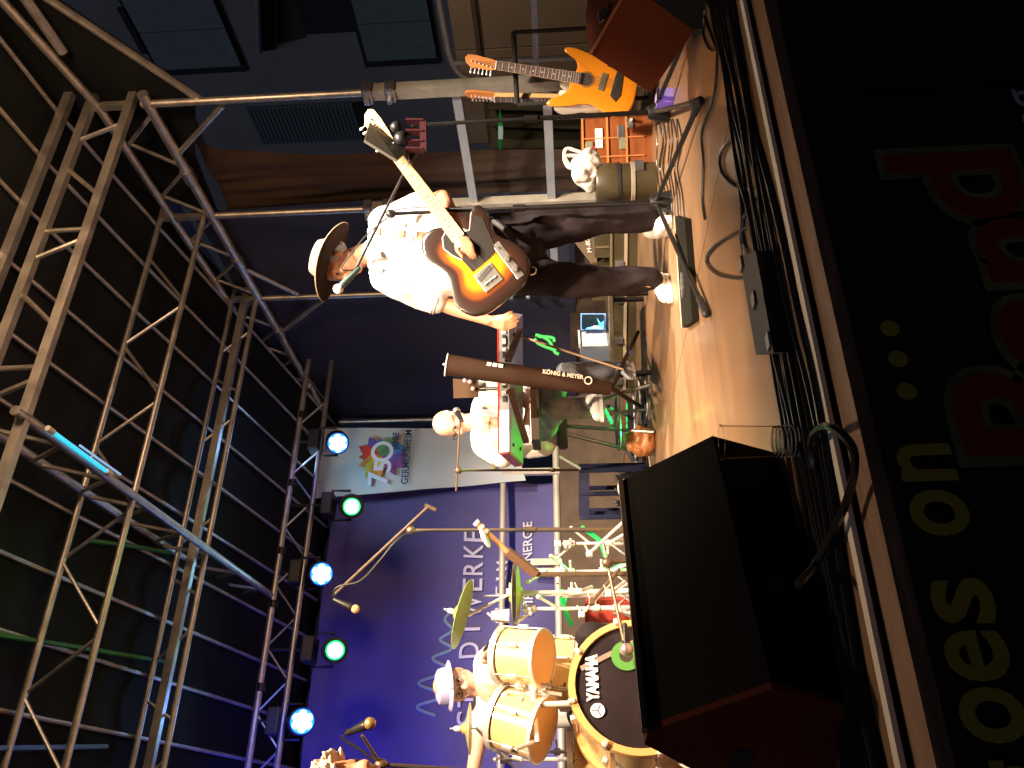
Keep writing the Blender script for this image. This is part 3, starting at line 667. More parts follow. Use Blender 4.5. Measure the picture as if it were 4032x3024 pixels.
# ---- guitarist
D0 = 4.19
J = lambda X, Y, d=0.0: dep(X, Y, D0+d)
man = thing('person', 'guitarist in white shirt, dark trousers and brown hat, standing with one arm hanging', 'person', (2.68, 3.31, 0))
skin = MB()
F = (-RT*0.86 - FW*0.36 + DN*0.22); U = (-DN*0.97 - RT*0.22)
hc = J(1335, 1035, 0.0)
P_, M_ = head(skin, hc, F, U, 1.0)
skin.cap(J(1395, 1015, .01), 0.056, J(1490, 990, .01), 0.066)
skin.cap(J(1500, 905), 0.05, J(1515, 1100), 0.05).cap(J(1600, 990), 0.10, J(1950, 1000), 0.10)
for a, k_, an in (((2010, 925), (2260, 880), (2560, 853)), ((2010, 1080), (2260, 1108), (2560, 1110))):
    skin.cap(J(*a), 0.07, J(*k_), 0.045, 10).cap(J(*k_), 0.045, J(*an), 0.034, 10)
# right arm (picture left), hanging, hand open
Rsh, Rel, Rwr = J(1530, 1120), J(1735, 1192, 0.03), J(1925, 1262, -0.02)
skin.cap(Rsh, 0.05, Rel, 0.044).cap(Rel, 0.043, Rel.lerp(Rwr, .35), 0.042).cap(Rel.lerp(Rwr, .35), 0.042, Rwr, 0.027)
pe = J(1985, 1280, -0.04); dr = (pe-Rwr).normalized(); sp = (-FW*0.6+RT*0.7).normalized(); nn = (RT*0.8+FW*0.3).normalized()
hand(skin, Rwr, pe, fingers_from(pe, (J(2060, 1272, -.06)-pe), FW*0.55-RT*0.8, RT*.8-FW*.4, L=0.088, curl=0.22, spread=0.03), [Rwr.lerp(pe, .3)+RT*0.02, J(1985, 1245, -.06), J(2015, 1228, -.07)], spread=FW*.55-RT*.8)
# left arm across the guitar
Lsh, Lel, Lwr = J(1520, 868), J(1742, 782, -0.02), J(1800, 905, -0.25)
skin.cap(Lsh, 0.05, Lel, 0.044).cap(Lel, 0.046, Lel.lerp(Lwr, .4), 0.044).cap(Lel.lerp(Lwr, .4), 0.044, Lwr, 0.030)
pe2 = J(1838, 965, -0.33); s2_ = DN*0.85-RT*0.15
fg = fingers_from(pe2, (J(1862, 1030, -.34)-pe2), s2_, FW, L=0.08, curl=0.38, spread=0.008)
hand(skin, Lwr, pe2, fg, [Lwr.lerp(pe2, .3)-DN*0.02, J(1800, 985, -.33), J(1822, 1012, -.33)], spread=s2_)
body, _b = remesh(skin, 'body', SKIN, man, 0.0065, 2)
eyes(P_, 1.0, man)
hb = MB().ball(P_(-0.022, 0, 0.03), 0.096, 0.081, 0.085, M_, 12).cap(P_(-0.085, 0.03, -0.03), 0.02, P_(-0.085, -0.03, -0.03), 0.02)
for s in (-1, 1): hb.cap(P_(0.0, 0.079*s, 0.03), 0.012, P_(0.006, 0.078*s, -0.005), 0.006)
remesh(hb, 'hair', GREYHAIR, man, 0.008, 2, (0.003, 40, (1, 1, 1)))
# shirt
sh = MB()
for y_, r_ in ((900, .105), (1080, .105), (990, .12)): sh.cap(J(1600, y_), r_, J(1800, 990+(y_-990)*1.0), r_*1.02)
sh.cap(J(1500, 925), 0.068, J(1512, 1070), 0.07).cap(J(1478, 990), 0.07, J(1560, 990), 0.11)
for y_ in (930, 990, 1060): sh.cap(J(1800, y_), 0.112, J(1935, y_*1.0, 0), 0.108)
sh.cap(J(1516, 880), 0.082, J(1668, 808, 0), 0.078).cap(J(1525, 1095), 0.085, J(1700, 1168, .02), 0.082).cap(J(1700, 1168, .02), 0.075, J(1712, 1185, .02), 0.068)
shirt, sbvh = remesh(sh, 'shirt', SHIRT, man, 0.011, 5, (0.009, 7, (1.3, 1.3, 0.9)))
col = MB(); nk = J(1462, 995, 0.0)
col.tube([nk+RT*(0.075*math.cos(a))+FW*(0.07*math.sin(a))-DN*(0.012*math.sin(a)) for a in [2*PI*i/20 for i in range(20)]], 0.017, 8, closed=True)
for s in (0, 1): col.add([J(1462, 1045, -.07), J(1450, 1078, -.03), J(1500, 1090, -.08), J(1508, 1050, -.10)] if s else [J(1455, 1030, -.07), J(1440, 995, -.06), J(1490, 975, -.11), J(1505, 1015, -.12)], [(0, 1, 2, 3)])
col.build('collar', SHIRT, man, smooth=True, solid=0.004)
def on_surface(X, Y, bvh, lift=0.002):
    h = bvh.ray_cast(CAM, ray(X, Y).normalized())
    return (h[0]-ray(X, Y).normalized()*lift) if h[0] is not None else None
brownp = mat('brown_embroidery', (0.30, 0.17, 0.10), 0.8)
for X0, X1, Y0, Y1 in ((1482, 1500, 898, 928), (1538, 1560, 904, 934), (1568, 1596, 906, 936), (1590, 1602, 880, 893), (1640, 1690, 912, 945), (1465, 1478, 965, 990)):
    n = 4; g_ = [[on_surface(X0+(X1-X0)*i/n, Y0+(Y1-Y0)*j/n, sbvh) for i in range(n+1)] for j in range(n+1)]
    if all(p is not None for r_ in g_ for p in r_):
        MB().sheet(lambda u, v: g_[round(v*n)][round(u*n)], n, n).build('shirt_patch', brownp, man, smooth=True, solid=0.001)
for (X0, Y0, X1, Y1) in ((1622, 925, 1632, 955), (1470, 940, 1620, 948)):
    pp = [on_surface(X0+(X1-X0)*k/10, Y0+(Y1-Y0)*k/10, sbvh, 0.001) for k in range(11)]
    if all(p is not None for p in pp): MB().tube(pp, 0.0022, 5).build('shirt_seam', mat('seam_tan', (0.5, 0.36, 0.22), 0.8), man)
# cuffs with thin stripes
cf = MB(); ax = (Rel-Rsh).normalized(); xx, yy = perp(ax); cc = J(1712, 1186, .02)
for q in (0, 0.012): MB().tube([cc+ax*q+(xx*math.cos(a)+yy*math.sin(a))*0.069 for a in [2*PI*i/24 for i in range(24)]], 0.0025, 6, closed=True).build('cuff_stripe', mat('stripe_grey', (0.25, 0.22, 0.20), 0.8), man)
# trousers
tr = MB()
for y_ in (930, 1000, 1075): tr.cap(J(1975, y_), 0.12, J(2050, y_), 0.122)
tr.cap(J(2030, 925), 0.112, J(2260, 882, -.02), 0.082).cap(J(2260, 882, -.02), 0.082, J(2400, 868), 0.072).cap(J(2400, 868), 0.072, J(2555, 856, .01), 0.066)
tr.cap(J(2030, 1075), 0.112, J(2260, 1105, -.03), 0.082).cap(J(2260, 1105, -.03), 0.082, J(2400, 1108), 0.07).cap(J(2400, 1108), 0.07, J(2560, 1098, .01), 0.060)
tro, tbvh = remesh(tr, 'trousers', DARKCLOTH, man, 0.011, 4, (0.014, 5.5, (1.6, 1.6, 0.8)))
ch = [on_surface(X, Y, tbvh, 0.006) or J(X, Y, -.13) for X, Y in ((1960, 985), (2010, 1040), (2060, 1075), (2100, 1080), (2110, 1060), (2095, 1050))]
MB().tube(smoothpts(ch, 6), 0.004, 6).build('keychain', CHROME, man, smooth=True)
def shoe(heel, toe, parent, m, k=1.0, up=V(0, 0, 1)):
    d = (toe-heel); d.z = 0; L = d.length; d.normalize(); s = d.cross(up)
    mb = MB(); b_ = Vector(heel); 
    mb.cap(b_+up*0.045*k, 0.042*k, b_+d*L*0.45+up*0.045*k, 0.044*k, 12).cap(b_+d*L*0.45+up*0.042*k, 0.045*k, b_+d*L*0.92+up*0.033*k, 0.040*k, 12).cap(b_+up*0.05*k, 0.043*k, b_+up*0.09*k+d*0.01, 0.041*k, 12)
    remesh(mb, 'shoe', m, parent, 0.008, 3)
    pts = [b_+d*(L*0.5+(L*0.56+.035*k)*math.cos(a))+s*0.045*k*math.sin(a) for a in [2*PI*i/24 for i in range(24)]]
    M = frame(V(0, 0, 0), V(1, 0, 0), V(0, 1, 0), V(0, 0, 1))
    MB().prism([(q.x, q.y) for q in pts], b_.z+0.002, b_.z+0.022*k).build('shoe_sole', mat('sole_white', (0.7, 0.69, 0.66), 0.6), parent)
    MB().tube([b_+d*L*0.35+up*0.09*k+s*0.02, b_+d*L*0.55+up*0.085*k-s*0.02, b_+d*L*0.62+up*0.078*k+s*0.02], 0.003).build('laces', mat('sole_white', (0.7, 0.7, 0.7)), parent)
WSHOE = mat('white_leather', (0.80, 0.79, 0.77), 0.5, bump=0.1)
shoe(V(2.82, 3.37, 0), V(2.735, 3.20, 0), man, WSHOE); shoe(V(2.60, 3.50, 0), V(2.44, 3.43, 0), man, WSHOE)
# hat: brim plane from measured ends
br_r, br_l = J(1362, 878, 0.0), J(1266, 1184, 0.0)
hx = (br_l-br_r).normalized(); hcn = (br_l+br_r)/2; hu = (-DN*0.95+FW*-0.02); hu = (hu-hx*hu.dot(hx)).normalized(); hu = V(0,0,1); hu = (hu-hx*hu.dot(hx)).normalized(); hy = hu.cross(hx)
HATM = mat('brown_felt', (0.022, 0.012, 0.008), 0.9, spec=0.05, var=0.2, bump=0.2, bscale=120); CROWN = mat('tan_felt', (0.30, 0.235, 0.15), 0.9, spec=0.1, var=0.12, bump=0.2, bscale=120)
hat = thing('hat', 'brown felt hat with paler crown, worn by the guitarist', 'hat', hcn)
R1 = (br_l-br_r).length/2
def brim(u, v):
    a = 2*PI*u; r = 0.085+(R1-0.085)*v; up = 0.030*v*v*abs(math.sin(a))**2 - 0.006*v
    return hcn+hx*(r*math.cos(a))+hy*(r*0.86*math.sin(a))+hu*up
MB().sheet(brim, 48, 8).build('brim', HATM, hat, smooth=True, solid=0.004)
MB().tube([brim(i/48, 1.0) for i in range(48)], 0.0035, 6, closed=True).build('brim_edge', CROWN, hat, smooth=True)
def crown(u, v):
    a = 2*PI*u
    prof = [(0.100, 0.0), (0.098, 0.035), (0.090, 0.075), (0.078, 0.102), (0.05, 0.108), (0.0, 0.090)]
    t_ = v*5; i = min(int(t_), 4); f_ = t_-i; r = prof[i][0]*(1-f_)+prof[i+1][0]*f_; z = prof[i][1]*(1-f_)+prof[i+1][1]*f_
    pin = 1-0.10*v*(math.cos(a) > 0.3)
    return hcn+hx*(r*1.12*math.cos(a))+hy*(r*0.9*pin*math.sin(a))+hu*z
MB().sheet(crown, 40, 15).build('crown', CROWN, hat, smooth=True)
MB().lathe([(0.103, 0.002), (0.102, 0.022), (0.098, 0.022)], 32, hcn, hu).build('hat_band', HATM, hat, smooth=True)

# ---- guitars
NICKEL = mat('nickel', (0.45, 0.43, 0.38), 0.28, 0.9)
OUT = [(0, 0), (.085, .004), (.142, .035), (.165, .095), (.152, .155), (.124, .205), (.120, .245), (.135, .285), (.142, .325), (.128, .352), (.100, .350), (.070, .322), (.048, .300), (.030, .305),
       (.028, .355), (-.028, .375), (-.070, .392), (-.115, .385), (-.142, .350), (-.145, .300), (-.128, .250), (-.122, .205), (-.140, .160), (-.164, .10), (-.142, .035), (-.085, .004)]
OUT2 = [(0, 0), (.085, .004), (.142, .035), (.165, .095), (.150, .155), (.120, .205), (.118, .245), (.130, .290), (.142, .350), (.138, .395), (.118, .400), (.095, .350), (.060, .322), (.030, .325),
        (-.030, .345), (-.065, .350), (-.098, .385), (-.125, .435), (-.150, .450), (-.158, .42), (-.145, .34), (-.125, .270), (-.120, .215), (-.140, .160), (-.164, .10), (-.142, .035), (-.085, .004)]
def burst_mat():
    m = mat('sunburst_lacquer', (0.8, 0.4, 0.05), 0.25, coat=0.3)
    n = m.node_tree; a = n.nodes.new('ShaderNodeAttribute'); a.attribute_name = 'burst'; r = n.nodes.new('ShaderNodeValToRGB')
    e = r.color_ramp.elements; e[0].position = 0.0; e[0].color = (0.72, 0.30, 0.008, 1); e[1].position = 1.0; e[1].color = (0.012, 0.006, 0.004, 1)
    for p_, c_ in ((0.38, (0.60, 0.20, 0.005, 1)), (0.55, (0.22, 0.05, 0.004, 1)), (0.72, (0.025, 0.008, 0.004, 1))):
        q = r.color_ramp.elements.new(p_); q.color = c_
    n.links.new(a.outputs['Fac'], r.inputs[0]); n.links.new(r.outputs[0], n.nodes['Principled BSDF'].inputs['Base Color'])
    return m
def guitar(name, label, M, outline, style, k=1.0):
    t = thing(name, label, 'guitar', M=M)
    P = [V(x, y, 0) for x, y in outline]; P = [V(p.x, p.y, 0)*k for p in smoothpts(P, 4, True)]
    c = V(0.0, 0.17, 0)*k; n = len(P); rings = [(1.0, 0.0), (0.985, 0.004), (0.93, 0.006), (0.8, 0.006), (0.62, 0.006), (0.4, 0.006), (0.15, 0.006)]
    vs = []; bur = []
    th = 0.022
    for z_ in (-1, 1):
        for f_, h in rings:
            for p in P: vs.append(V(c.x+(p.x-c.x)*f_, c.y+(p.y-c.y)*f_, z_*(th-0.006+h))); bur.append(min(1.0, max(0.0, (f_-0.1)/0.88)))
    fs = []; m_ = len(rings)
    for s_ in range(2):
        b0 = s_*m_*n
        for i in range(m_-1):
            for j in range(n): fs.append((b0+i*n+j, b0+i*n+(j+1) % n, b0+(i+1)*n+(j+1) % n, b0+(i+1)*n+j))
        fs.append(tuple(b0+(m_-1)*n+j for j in range(n)))
    for j in range(n): fs.append((j, (j+1) % n, m_*n+(j+1) % n, m_*n+j))
    mb = MB(); mb.v = vs; mb.f = fs
    bm_ = burst_mat() if style == 'burst' else mat('amber_'+style, (0.66, 0.21, 0.010) if style == 'amber' else (0.9, 0.8, 0.6), 0.22, var=0.1, vscale=5, coat=0.6)
    bo = mb.build('body', bm_, t, smooth=True, local=True)
    at_ = bo.data.attributes.new('burst', 'FLOAT', 'POINT'); at_.data.foreach_set('value', bur)
    zf = th+0.0005
    L = 0.66*k; y0 = 0.30*k; yn = 0.375*k+0.37*k       # nut
    neckm = WOODM if style == 'burst' else ROSE
    MB().hexa([V(-.028*k, y0, .006), V(.028*k, y0, .006), V(.021*k, yn, .004), V(-.021*k, yn, .004), V(-.028*k, y0, zf+.012), V(.028*k, y0, zf+.012), V(.021*k, yn, zf+.010), V(-.021*k, yn, zf+.010)]).build('neck', WOODM, t, local=True)
    MB().hexa([V(-.027*k, y0-.01, zf+.0125), V(.027*k, y0-.01, zf+.0125), V(.020*k, yn, zf+.0105), V(-.020*k, yn, zf+.0105), V(-.027*k, y0-.01, zf+.017), V(.027*k, y0-.01, zf+.017), V(.020*k, yn, zf+.015), V(-.020*k, yn, zf+.015)]).build('fretboard', neckm, t, local=True)
    ybr = 0.10*k; sc = yn-ybr
    for f_ in range(1, 21):
        y = yn-sc*(1-2**(-f_/12)); 
        if y < y0: break
        w_ = (.020+.007*(yn-y)/(yn-y0))*k
        MB().box((0, y, zf+.0172), (w_*2, .0022, .002)).build('fret', CHROME, t, local=True)
        if f_ in (3, 5, 7, 9, 12, 15, 17):
            yd = yn-sc*(1-2**(-(f_-.5)/12)); MB().lathe([(.0035*k, 0), (.0035*k, .0012)], 10, (0, yd, zf+.0165)).build('inlay_dot', BLACKP if style == 'burst' else WHITEP, t, local=True)
    hp = [(-.021, 0), (.021, 0), (.026, .02), (.030, .05), (.036, .12), (.034, .165), (.018, .18), (-.006, .172), (-.030, .14), (-.026, .10), (-.030, .05), (-.024, .02)]
    MB().prism([(x*k, yn+y*k) for x, y in hp], .002, .016).build('headstock', WOODM if style == 'burst' else mat('amber_head', (0.6, 0.22, 0.05), 0.3), t, local=True)
    for i in range(6):
        s_ = -1; y = yn+(.03+.022*i)*k
        tn = MB().lathe([(.004*k, .014), (.004*k, .026)], 8, ((-.012+.003*i)*k, y, 0)).tube([(-.026*k, y, .008), (-.044*k, y, .008)], .0025).ball((-.050*k, y, .008), .008*k, .006*k, .004*k, n=6)
        tn.build('tuner', CHROME, t, local=True, smooth=True)
        xs0 = (-.017+.0068*i)*k
        MB().tube([((-.020+.008*i)*k, ybr, zf+.016), (xs0, yn, zf+.0195), ((-.012+.003*i)*k, y, .022)], .0006*k, 4).build('string', STEEL, t, local=True)
    MB().box((0, yn, zf+.016), (.042*k, .005, .008)).build('nut', WHITEP, t, local=True)
    if style == 'burst':
        pg = [(-.02, .30), (-.05, .30), (-.098, .335), (-.120, .30), (-.108, .25), (-.07, .225), (-.035, .19), (-.035, .10), (.045, .10), (.05, .16), (.075, .2), (.085, .25), (.105, .30), (.10, .335), (.07, .31), (.045, .288), (.03, .29)]
        pg = [(.02, .30), (.05, .292), (.098, .325), (.118, .30), (.105, .25), (.095, .20), (.075, .165), (.04, .16), (-.035, .16), (-.04, .22), (-.06, .26), (-.07, .30), (-.05, .335), (-.03, .345)]
        MB().prism([(x*k, y*k) for x, y in pg], zf, zf+.003).build('pickguard', mat('black_guard', (.015, .012, .01), .3), t, local=True)
        MB().tube([V(x*k, y*k, zf+.003) for x, y in pg[-5:]+[pg[0]]], .0025).build('guard_edge', WHITEP, t, local=True)
        MB().box((0, .105*k, zf+.003), (.082*k, .08*k, .006), bev=.0015).build('bridge_plate', NICKEL, t, local=True)
        for i in range(3): MB().tube([((-.02+.02*i-.007)*k, .09*k, zf+.010), ((-.02+.02*i+.007)*k, .09*k, zf+.010)], .0045*k).build('saddle', NICKEL, t, local=True)
        MB().box((0, .125*k, zf+.0065), (.07*k, .018*k, .004), M=Matrix.Rotation(.2, 3, 'Z')).build('pickup', BLACKP, t, local=True)
        MB().box((0, .262*k, zf+.0065), (.065*k, .02*k, .007), bev=.002).build('pickup', NICKEL, t, local=True)
        MB().box((.098*k, .11*k, zf+.001), (.030*k, .16*k, .003), bev=.001).build('control_plate', NICKEL, t, local=True)
        for y in (.065, .115): MB().lathe([(.011*k, 0), (.011*k, .012), (.009*k, .016)], 16, (.098*k, y*k, zf+.002)).build('knob', NICKEL, t, local=True, smooth=True)
        MB().tube([(.098*k, .165*k, zf), (.100*k, .17*k, zf+.018)], .003).build('switch', BLACKP, t, local=True)
    else:
        MB().lathe([(.040*k, 0), (.040*k, .0015)], 28, (0.0, .262*k, zf)).build('sound_hole', mat('brown_rosette', (.20, .09, .02), .4), t, local=True)
        MB().lathe([(.031*k, .0015), (.031*k, .0028)], 28, (0.0, .262*k, zf)).build('sound_hole', mat('dark_hole', (.03, .015, .008), .7), t, local=True)
        MB().box((.0, .175*k, zf+.002), (.085*k, .032*k, .005), M=Matrix.Rotation(-.12, 3, 'Z'), bev=.002).build('pickup', mat('olive_pickup', (.10, .08, .04), .5), t, local=True)
        MB().prism([(x*k, y*k) for x, y in ((-.085, .095), (-.06, .125), (.05, .115), (.085, .098), (.06, .082), (-.05, .075))], zf, zf+.006).build('bridge', mat('ebony', (.02, .015, .012), .4), t, local=True)
        for x, y in ((.085, .16), (.098, .12), (.095, .08)): MB().lathe([(.010*k, 0), (.008*k, .012)], 14, (x*k, y*k, zf)).build('knob', BLACKP, t, local=True, smooth=True)
    return t
gb, gh = dep(1993, 1182, 3.88), dep(1440, 446, 4.02)
gy = (gh-gb).normalized(); gz0 = -(FW*1.0)+DN*-0.1+RT*-0.12; gx = gy.cross(gz0).normalized(); gz = gx.cross(gy)
guitar('electric_guitar', 'sunburst electric guitar slung in front of the guitarist', frame(gb, gx, gy, gz), OUT, 'burst', (gh-gb).length/0.925)
strap = smoothpts([dep(1720, 950, 3.92), dep(1640, 900, 4.02), dep(1540, 880, 4.05), dep(1470, 905, 4.14), dep(1470, 960, 4.3)], 6)
tag(MB().tube(smoothpts([dep(2050, 1040, 3.93), dep(2010, 930, 3.98), dep(1940, 870, 4.06), dep(1870, 860, 4.12)], 6), 0.017, 6).build('guitar_strap', mat('black_strap', (0.015, 0.013, 0.012), 0.7), smooth=True), 'black guitar strap passing round the guitarist\'s hip', 'strap')
# guitars in the rack
g1, g1h = dep(2500, 262, 4.5), dep(1838, 248, 4.5)
# the near amber one: body end near (2515,330), headstock (1835,235)
ge, gt = dep(2508, 345, 4.45), dep(1832, 240, 4.62); gy = (gt-ge).normalized(); gz0 = -FW*0.95-RT*0.25-DN*0.15; gx = gy.cross(gz0).normalized(); gz = gx.cross(gy)
guitar('acoustic_electric_guitar', 'amber guitar with round sound hole leaning in the rack', frame(ge, gx, gy, gz), OUT2, 'amber', (gt-ge).length/0.925*1.0)
ge, gt = dep(2440, 385, 4.78), dep(1825, 368, 4.85); gy = (gt-ge).normalized(); gz0 = -FW*0.35-RT*0.95; gx = gy.cross(gz0).normalized(); gz = gx.cross(gy)
guitar('electric_guitar', 'second guitar seen side on behind the amber one in the rack', frame(ge, gx, gy, gz), OUT, 'cream', 0.98)
t = thing('guitar_rack', 'black tubular rack holding two guitars', 'rack', (3.8, 3.2, 0))
padm = mat('foam_pad', (0.018, 0.015, 0.013), 0.9)
rt, rt2, rb = dep(2022, 128, 4.75), dep(2036, 412, 4.75), dep(2320, 128, 4.75)
for a, b_, r_ in ((rt, rt2, .016), (rt, V(rt.x, rt.y, 0.02), .012), (rt2, V(rt2.x, rt2.y, 0.02), .012)): MB().tube([a, b_], r_, 10).build('rack_tube', padm, t, smooth=True)
for a in (rt, rt2): MB().tube([V(a.x-.15, a.y-.25, .02), V(a.x+.1, a.y+.18, .02)], .012).build('foot', padm, t, smooth=True)
MB().tube([V(rt.x-.12, rt.y-.2, .10), V(rt2.x-.12, rt2.y-.2, .10)], .018, 10).build('cradle', padm, t, smooth=True)

# ---- keyboard player
D1 = 5.35
Jk = lambda X, Y, d=0.0: dep(X, Y, D1+d)
kb = thing('person', 'bald keyboard player in a white shirt seated behind the red keyboard, wearing glasses', 'person', Jk(2470, 1620))
sk = MB(); Fk = (-RT*0.55 - FW*0.75 + DN*0.38); Uk = (-DN*0.93 - FW*0.25 - RT*.1)
Pk, Mk = head(sk, Jk(1782, 1668), Fk, Uk, 1.02)
sk.cap(Jk(1830, 1665), 0.058, Jk(1905, 1660), 0.07).cap(Jk(1900, 1600), .06, Jk(1900, 1740), .06).cap(Jk(1930, 1670), .12, Jk(2120, 1670), .12)
sk.cap(Jk(1910, 1570), .05, Jk(2035, 1545, -.05), .045).cap(Jk(2035, 1545, -.05), .045, Jk(2085, 1600, -.28), .034)
pe = Jk(2088, 1635, -.38); wr = Jk(2085, 1600, -.28)
hand(sk, wr, pe, fingers_from(pe, Jk(2095, 1690, -.45)-pe, DN*0.8+FW*.3, FW, L=.08, curl=.3), [wr.lerp(pe, .4), Jk(2065, 1650, -.38), Jk(2068, 1672, -.4)], spread=DN)
sk.cap(Jk(1910, 1765), .05, Jk(2010, 1800, -.05), .045).cap(Jk(2010, 1800, -.05), .045, Jk(2030, 1730, -.3), .034)
pe = Jk(2035, 1700, -.4); hand(sk, Jk(2030, 1730, -.3), pe, fingers_from(pe, -RT*-1.0-FW*.4, FW*.7+DN*.5, DN, L=.08, curl=.3), [pe, Jk(2020, 1690, -.42), Jk(2015, 1680, -.43)], spread=FW)
for pth in (((2130, 1640, 0), (2185, 1600, -.42), (2330, 1600, -.35)), ((2130, 1600, 0), (2215, 1462, -.30), (2450, 1455, -.28))):
    for a, b_, ra, rb_ in ((pth[0], pth[1], .055, .034), (pth[1], pth[2], .034, .03)): sk.cap(Jk(*a), ra, Jk(*b_), rb_)
remesh(sk, 'body', SKINB, kb, 0.0075, 2); eyes(Pk, 1.02, kb)
s_ = MB()
for y_ in (1610, 1670, 1735): s_.cap(Jk(1935, y_), .115, Jk(2120, y_*.9+167), .125)
s_.cap(Jk(1905, 1600), .085, Jk(1905, 1745), .085).cap(Jk(1885, 1660), .065, Jk(1935, 1665), .12)
s_.cap(Jk(1915, 1585), .085, Jk(2030, 1555, -.05), .085).cap(Jk(2030, 1555, -.05), .08, Jk(2075, 1550, -.08), .06).cap(Jk(1915, 1755), .085, Jk(1975, 1790, -.03), .085)
remesh(s_, 'shirt', SHIRT, kb, .012, 4, (.008, 7, (1, 1, 1)))
s_ = MB()
s_.cap(Jk(2120, 1640), .125, Jk(2140, 1700), .125)
s_.cap(Jk(2130, 1690, -.05), .1, Jk(2185, 1610, -.40), .07).cap(Jk(2185, 1610, -.4), .07, Jk(2310, 1600, -.35), .062)
s_.cap(Jk(2130, 1620, -.05), .1, Jk(2222, 1470, -.28), .065).cap(Jk(2222, 1470, -.28), .065, Jk(2390, 1462, -.28), .06)
remesh(s_, 'jeans', JEANS, kb, .012, 3, (.008, 9, (1, 1, 1)))
hl = Jk(2350, 1625, -.32); 
for hl, tw in ((Jk(2372, 1575, -.42), Jk(2372, 1640, -.55)), (Jk(2490, 1440, -.28), Jk(2492, 1475, -.50))):
    shoe(V(hl.x, hl.y, hl.z), V(tw.x, tw.y, hl.z), kb, mat('pale_trainer', (0.6, 0.62, 0.66), 0.5), 0.95)
for s in (-1, 1):
    MB().tube([Pk(0.094, 0.032*s+.024*math.cos(a), .012+.017*math.sin(a)) for a in [2*PI*i/16 for i in range(16)]], .0022, 5, closed=True).build('glasses_rim', BLACKM, kb)
    MB().tube([Pk(0.094, 0.056*s, .016), Pk(0.0, 0.082*s, .012)], .002, 5).build('glasses_arm', BLACKM, kb)
MB().tube([Pk(0.098, -.009, .016), Pk(0.098, .009, .016)], .002).build('glasses_bridge', BLACKM, kb)
hb = MB()
for s in (-1, 1): hb.cap(Pk(-.03, .070*s, .03), .018, Pk(-.08, .03*s, .01), .02)
remesh(hb, 'hair', mat('white_hair', (.6, .58, .55), .8), kb, .007, 1)
kf = Jk(2440, 1660, .05); t = thing('stool', 'stool with green lit legs under the keyboard player', 'stool', V(kf.x, kf.y, 0))
sc_ = Jk(2150, 1665, .05)
MB().lathe([(.17, 0), (.18, .02), (.18, .055), (.15, .07)], 24, V(sc_.x, sc_.y, sc_.z-.14)).build('seat', mat('stool_vinyl', (.03, .03, .03), .5), t, smooth=True)
for k in range(4):
    a = PI/4+k*PI/2; MB().tube([V(sc_.x+.08*math.cos(a), sc_.y+.08*math.sin(a), sc_.z-.13), V(sc_.x+.24*math.cos(a), sc_.y+.24*math.sin(a), .01)], .013).build('leg', STEEL, t, smooth=True)
MB().tube([V(sc_.x+.19*math.cos(a), sc_.y+.19*math.sin(a), .22) for a in [2*PI*i/20 for i in range(20)]], .009, closed=True).build('foot_ring', STEEL, t, smooth=True)

# ---- drummer
D2 = 4.35
Jd = lambda X, Y, d=0.0: dep(X, Y, D2+d)
dr_ = thing('person', 'drummer in a white shirt and lilac hat behind the toms, one arm stretched out', 'person', Jd(2500, 2700))
sk = MB(); Fd = (-FW*0.9+DN*0.3+RT*0.2); Ud = (-DN*.95-FW*.3)
Pd, Md = head(sk, Jd(1800, 2697), Fd, Ud, 1.0)
sk.cap(Jd(1850, 2700), .056, Jd(1920, 2700), .065).cap(Jd(1930, 2620), .06, Jd(1930, 2790), .06).cap(Jd(1960, 2700), .12, Jd(2300, 2700), .12)
sk.cap(Jd(1925, 2600), .05, Jd(2010, 2510, -.05), .045).cap(Jd(2010, 2510, -.05), .045, Jd(1945, 2560, -.28), .033)
pe = Jd(1925, 2580, -.33); hand(sk, Jd(1945, 2560, -.28), pe, fingers_from(pe, RT*-.5-DN*.4-FW*.3, DN*.7+RT*.3, DN+FW, L=.075, curl=.8), [pe, Jd(1905, 2575, -.36), Jd(1900, 2590, -.36)], spread=DN)
sk.cap(Jd(1905, 2830), .05, Jd(1880, 2900, -.04), .046).cap(Jd(1895, 2860, -.04), .046, Jd(1860, 3050, -.22), .034)
pe = Jd(1850, 3090, -.26); hand(sk, Jd(1860, 3050, -.22), pe, fingers_from(pe, -RT-FW*.2, DN*.8, DN+FW, L=.075, curl=.8), [pe, Jd(1835, 3110, -.28), Jd(1830, 3125, -.29)], spread=DN)
for s in (-1, 1): sk.cap(Jd(2280, 2700+60*s), .08, Jd(2330, 2700+190*s, -.3), .06).cap(Jd(2330, 2700+190*s, -.3), .055, Jd(2620, 2700+170*s, -.3), .04)
remesh(sk, 'body', SKINB, dr_, 0.0075, 2); eyes(Pd, 1, dr_)
s_ = MB()
for y_ in (2630, 2700, 2770): s_.cap(Jd(1955, y_), .11, Jd(2290, y_), .12)
s_.cap(Jd(1925, 2625), .08, Jd(1925, 2775), .08).cap(Jd(1910, 2700), .07, Jd(1950, 2700), .11)
s_.cap(Jd(1925, 2615), .082, Jd(1995, 2540, -.03), .08).cap(Jd(1925, 2785), .082, Jd(1885, 2855, -.03), .074)
remesh(s_, 'shirt', SHIRT, dr_, .012, 4, (.008, 7, (1, 1, 1)))
s_ = MB()
for s in (-1, 1): s_.cap(Jd(2280, 2700+60*s), .1, Jd(2330, 2700+190*s, -.3), .08).cap(Jd(2330, 2700+190*s, -.3), .075, Jd(2600, 2700+170*s, -.3), .06)
remesh(s_, 'trousers', DARKCLOTH, dr_, .013, 3)
for s in (-1, 1):
    MB().tube([Pd(0.094, 0.032*s+.022*math.cos(a), .012+.016*math.sin(a)) for a in [2*PI*i/16 for i in range(16)]], .002, 5, closed=True).build('glasses_rim', BLACKM, dr_)
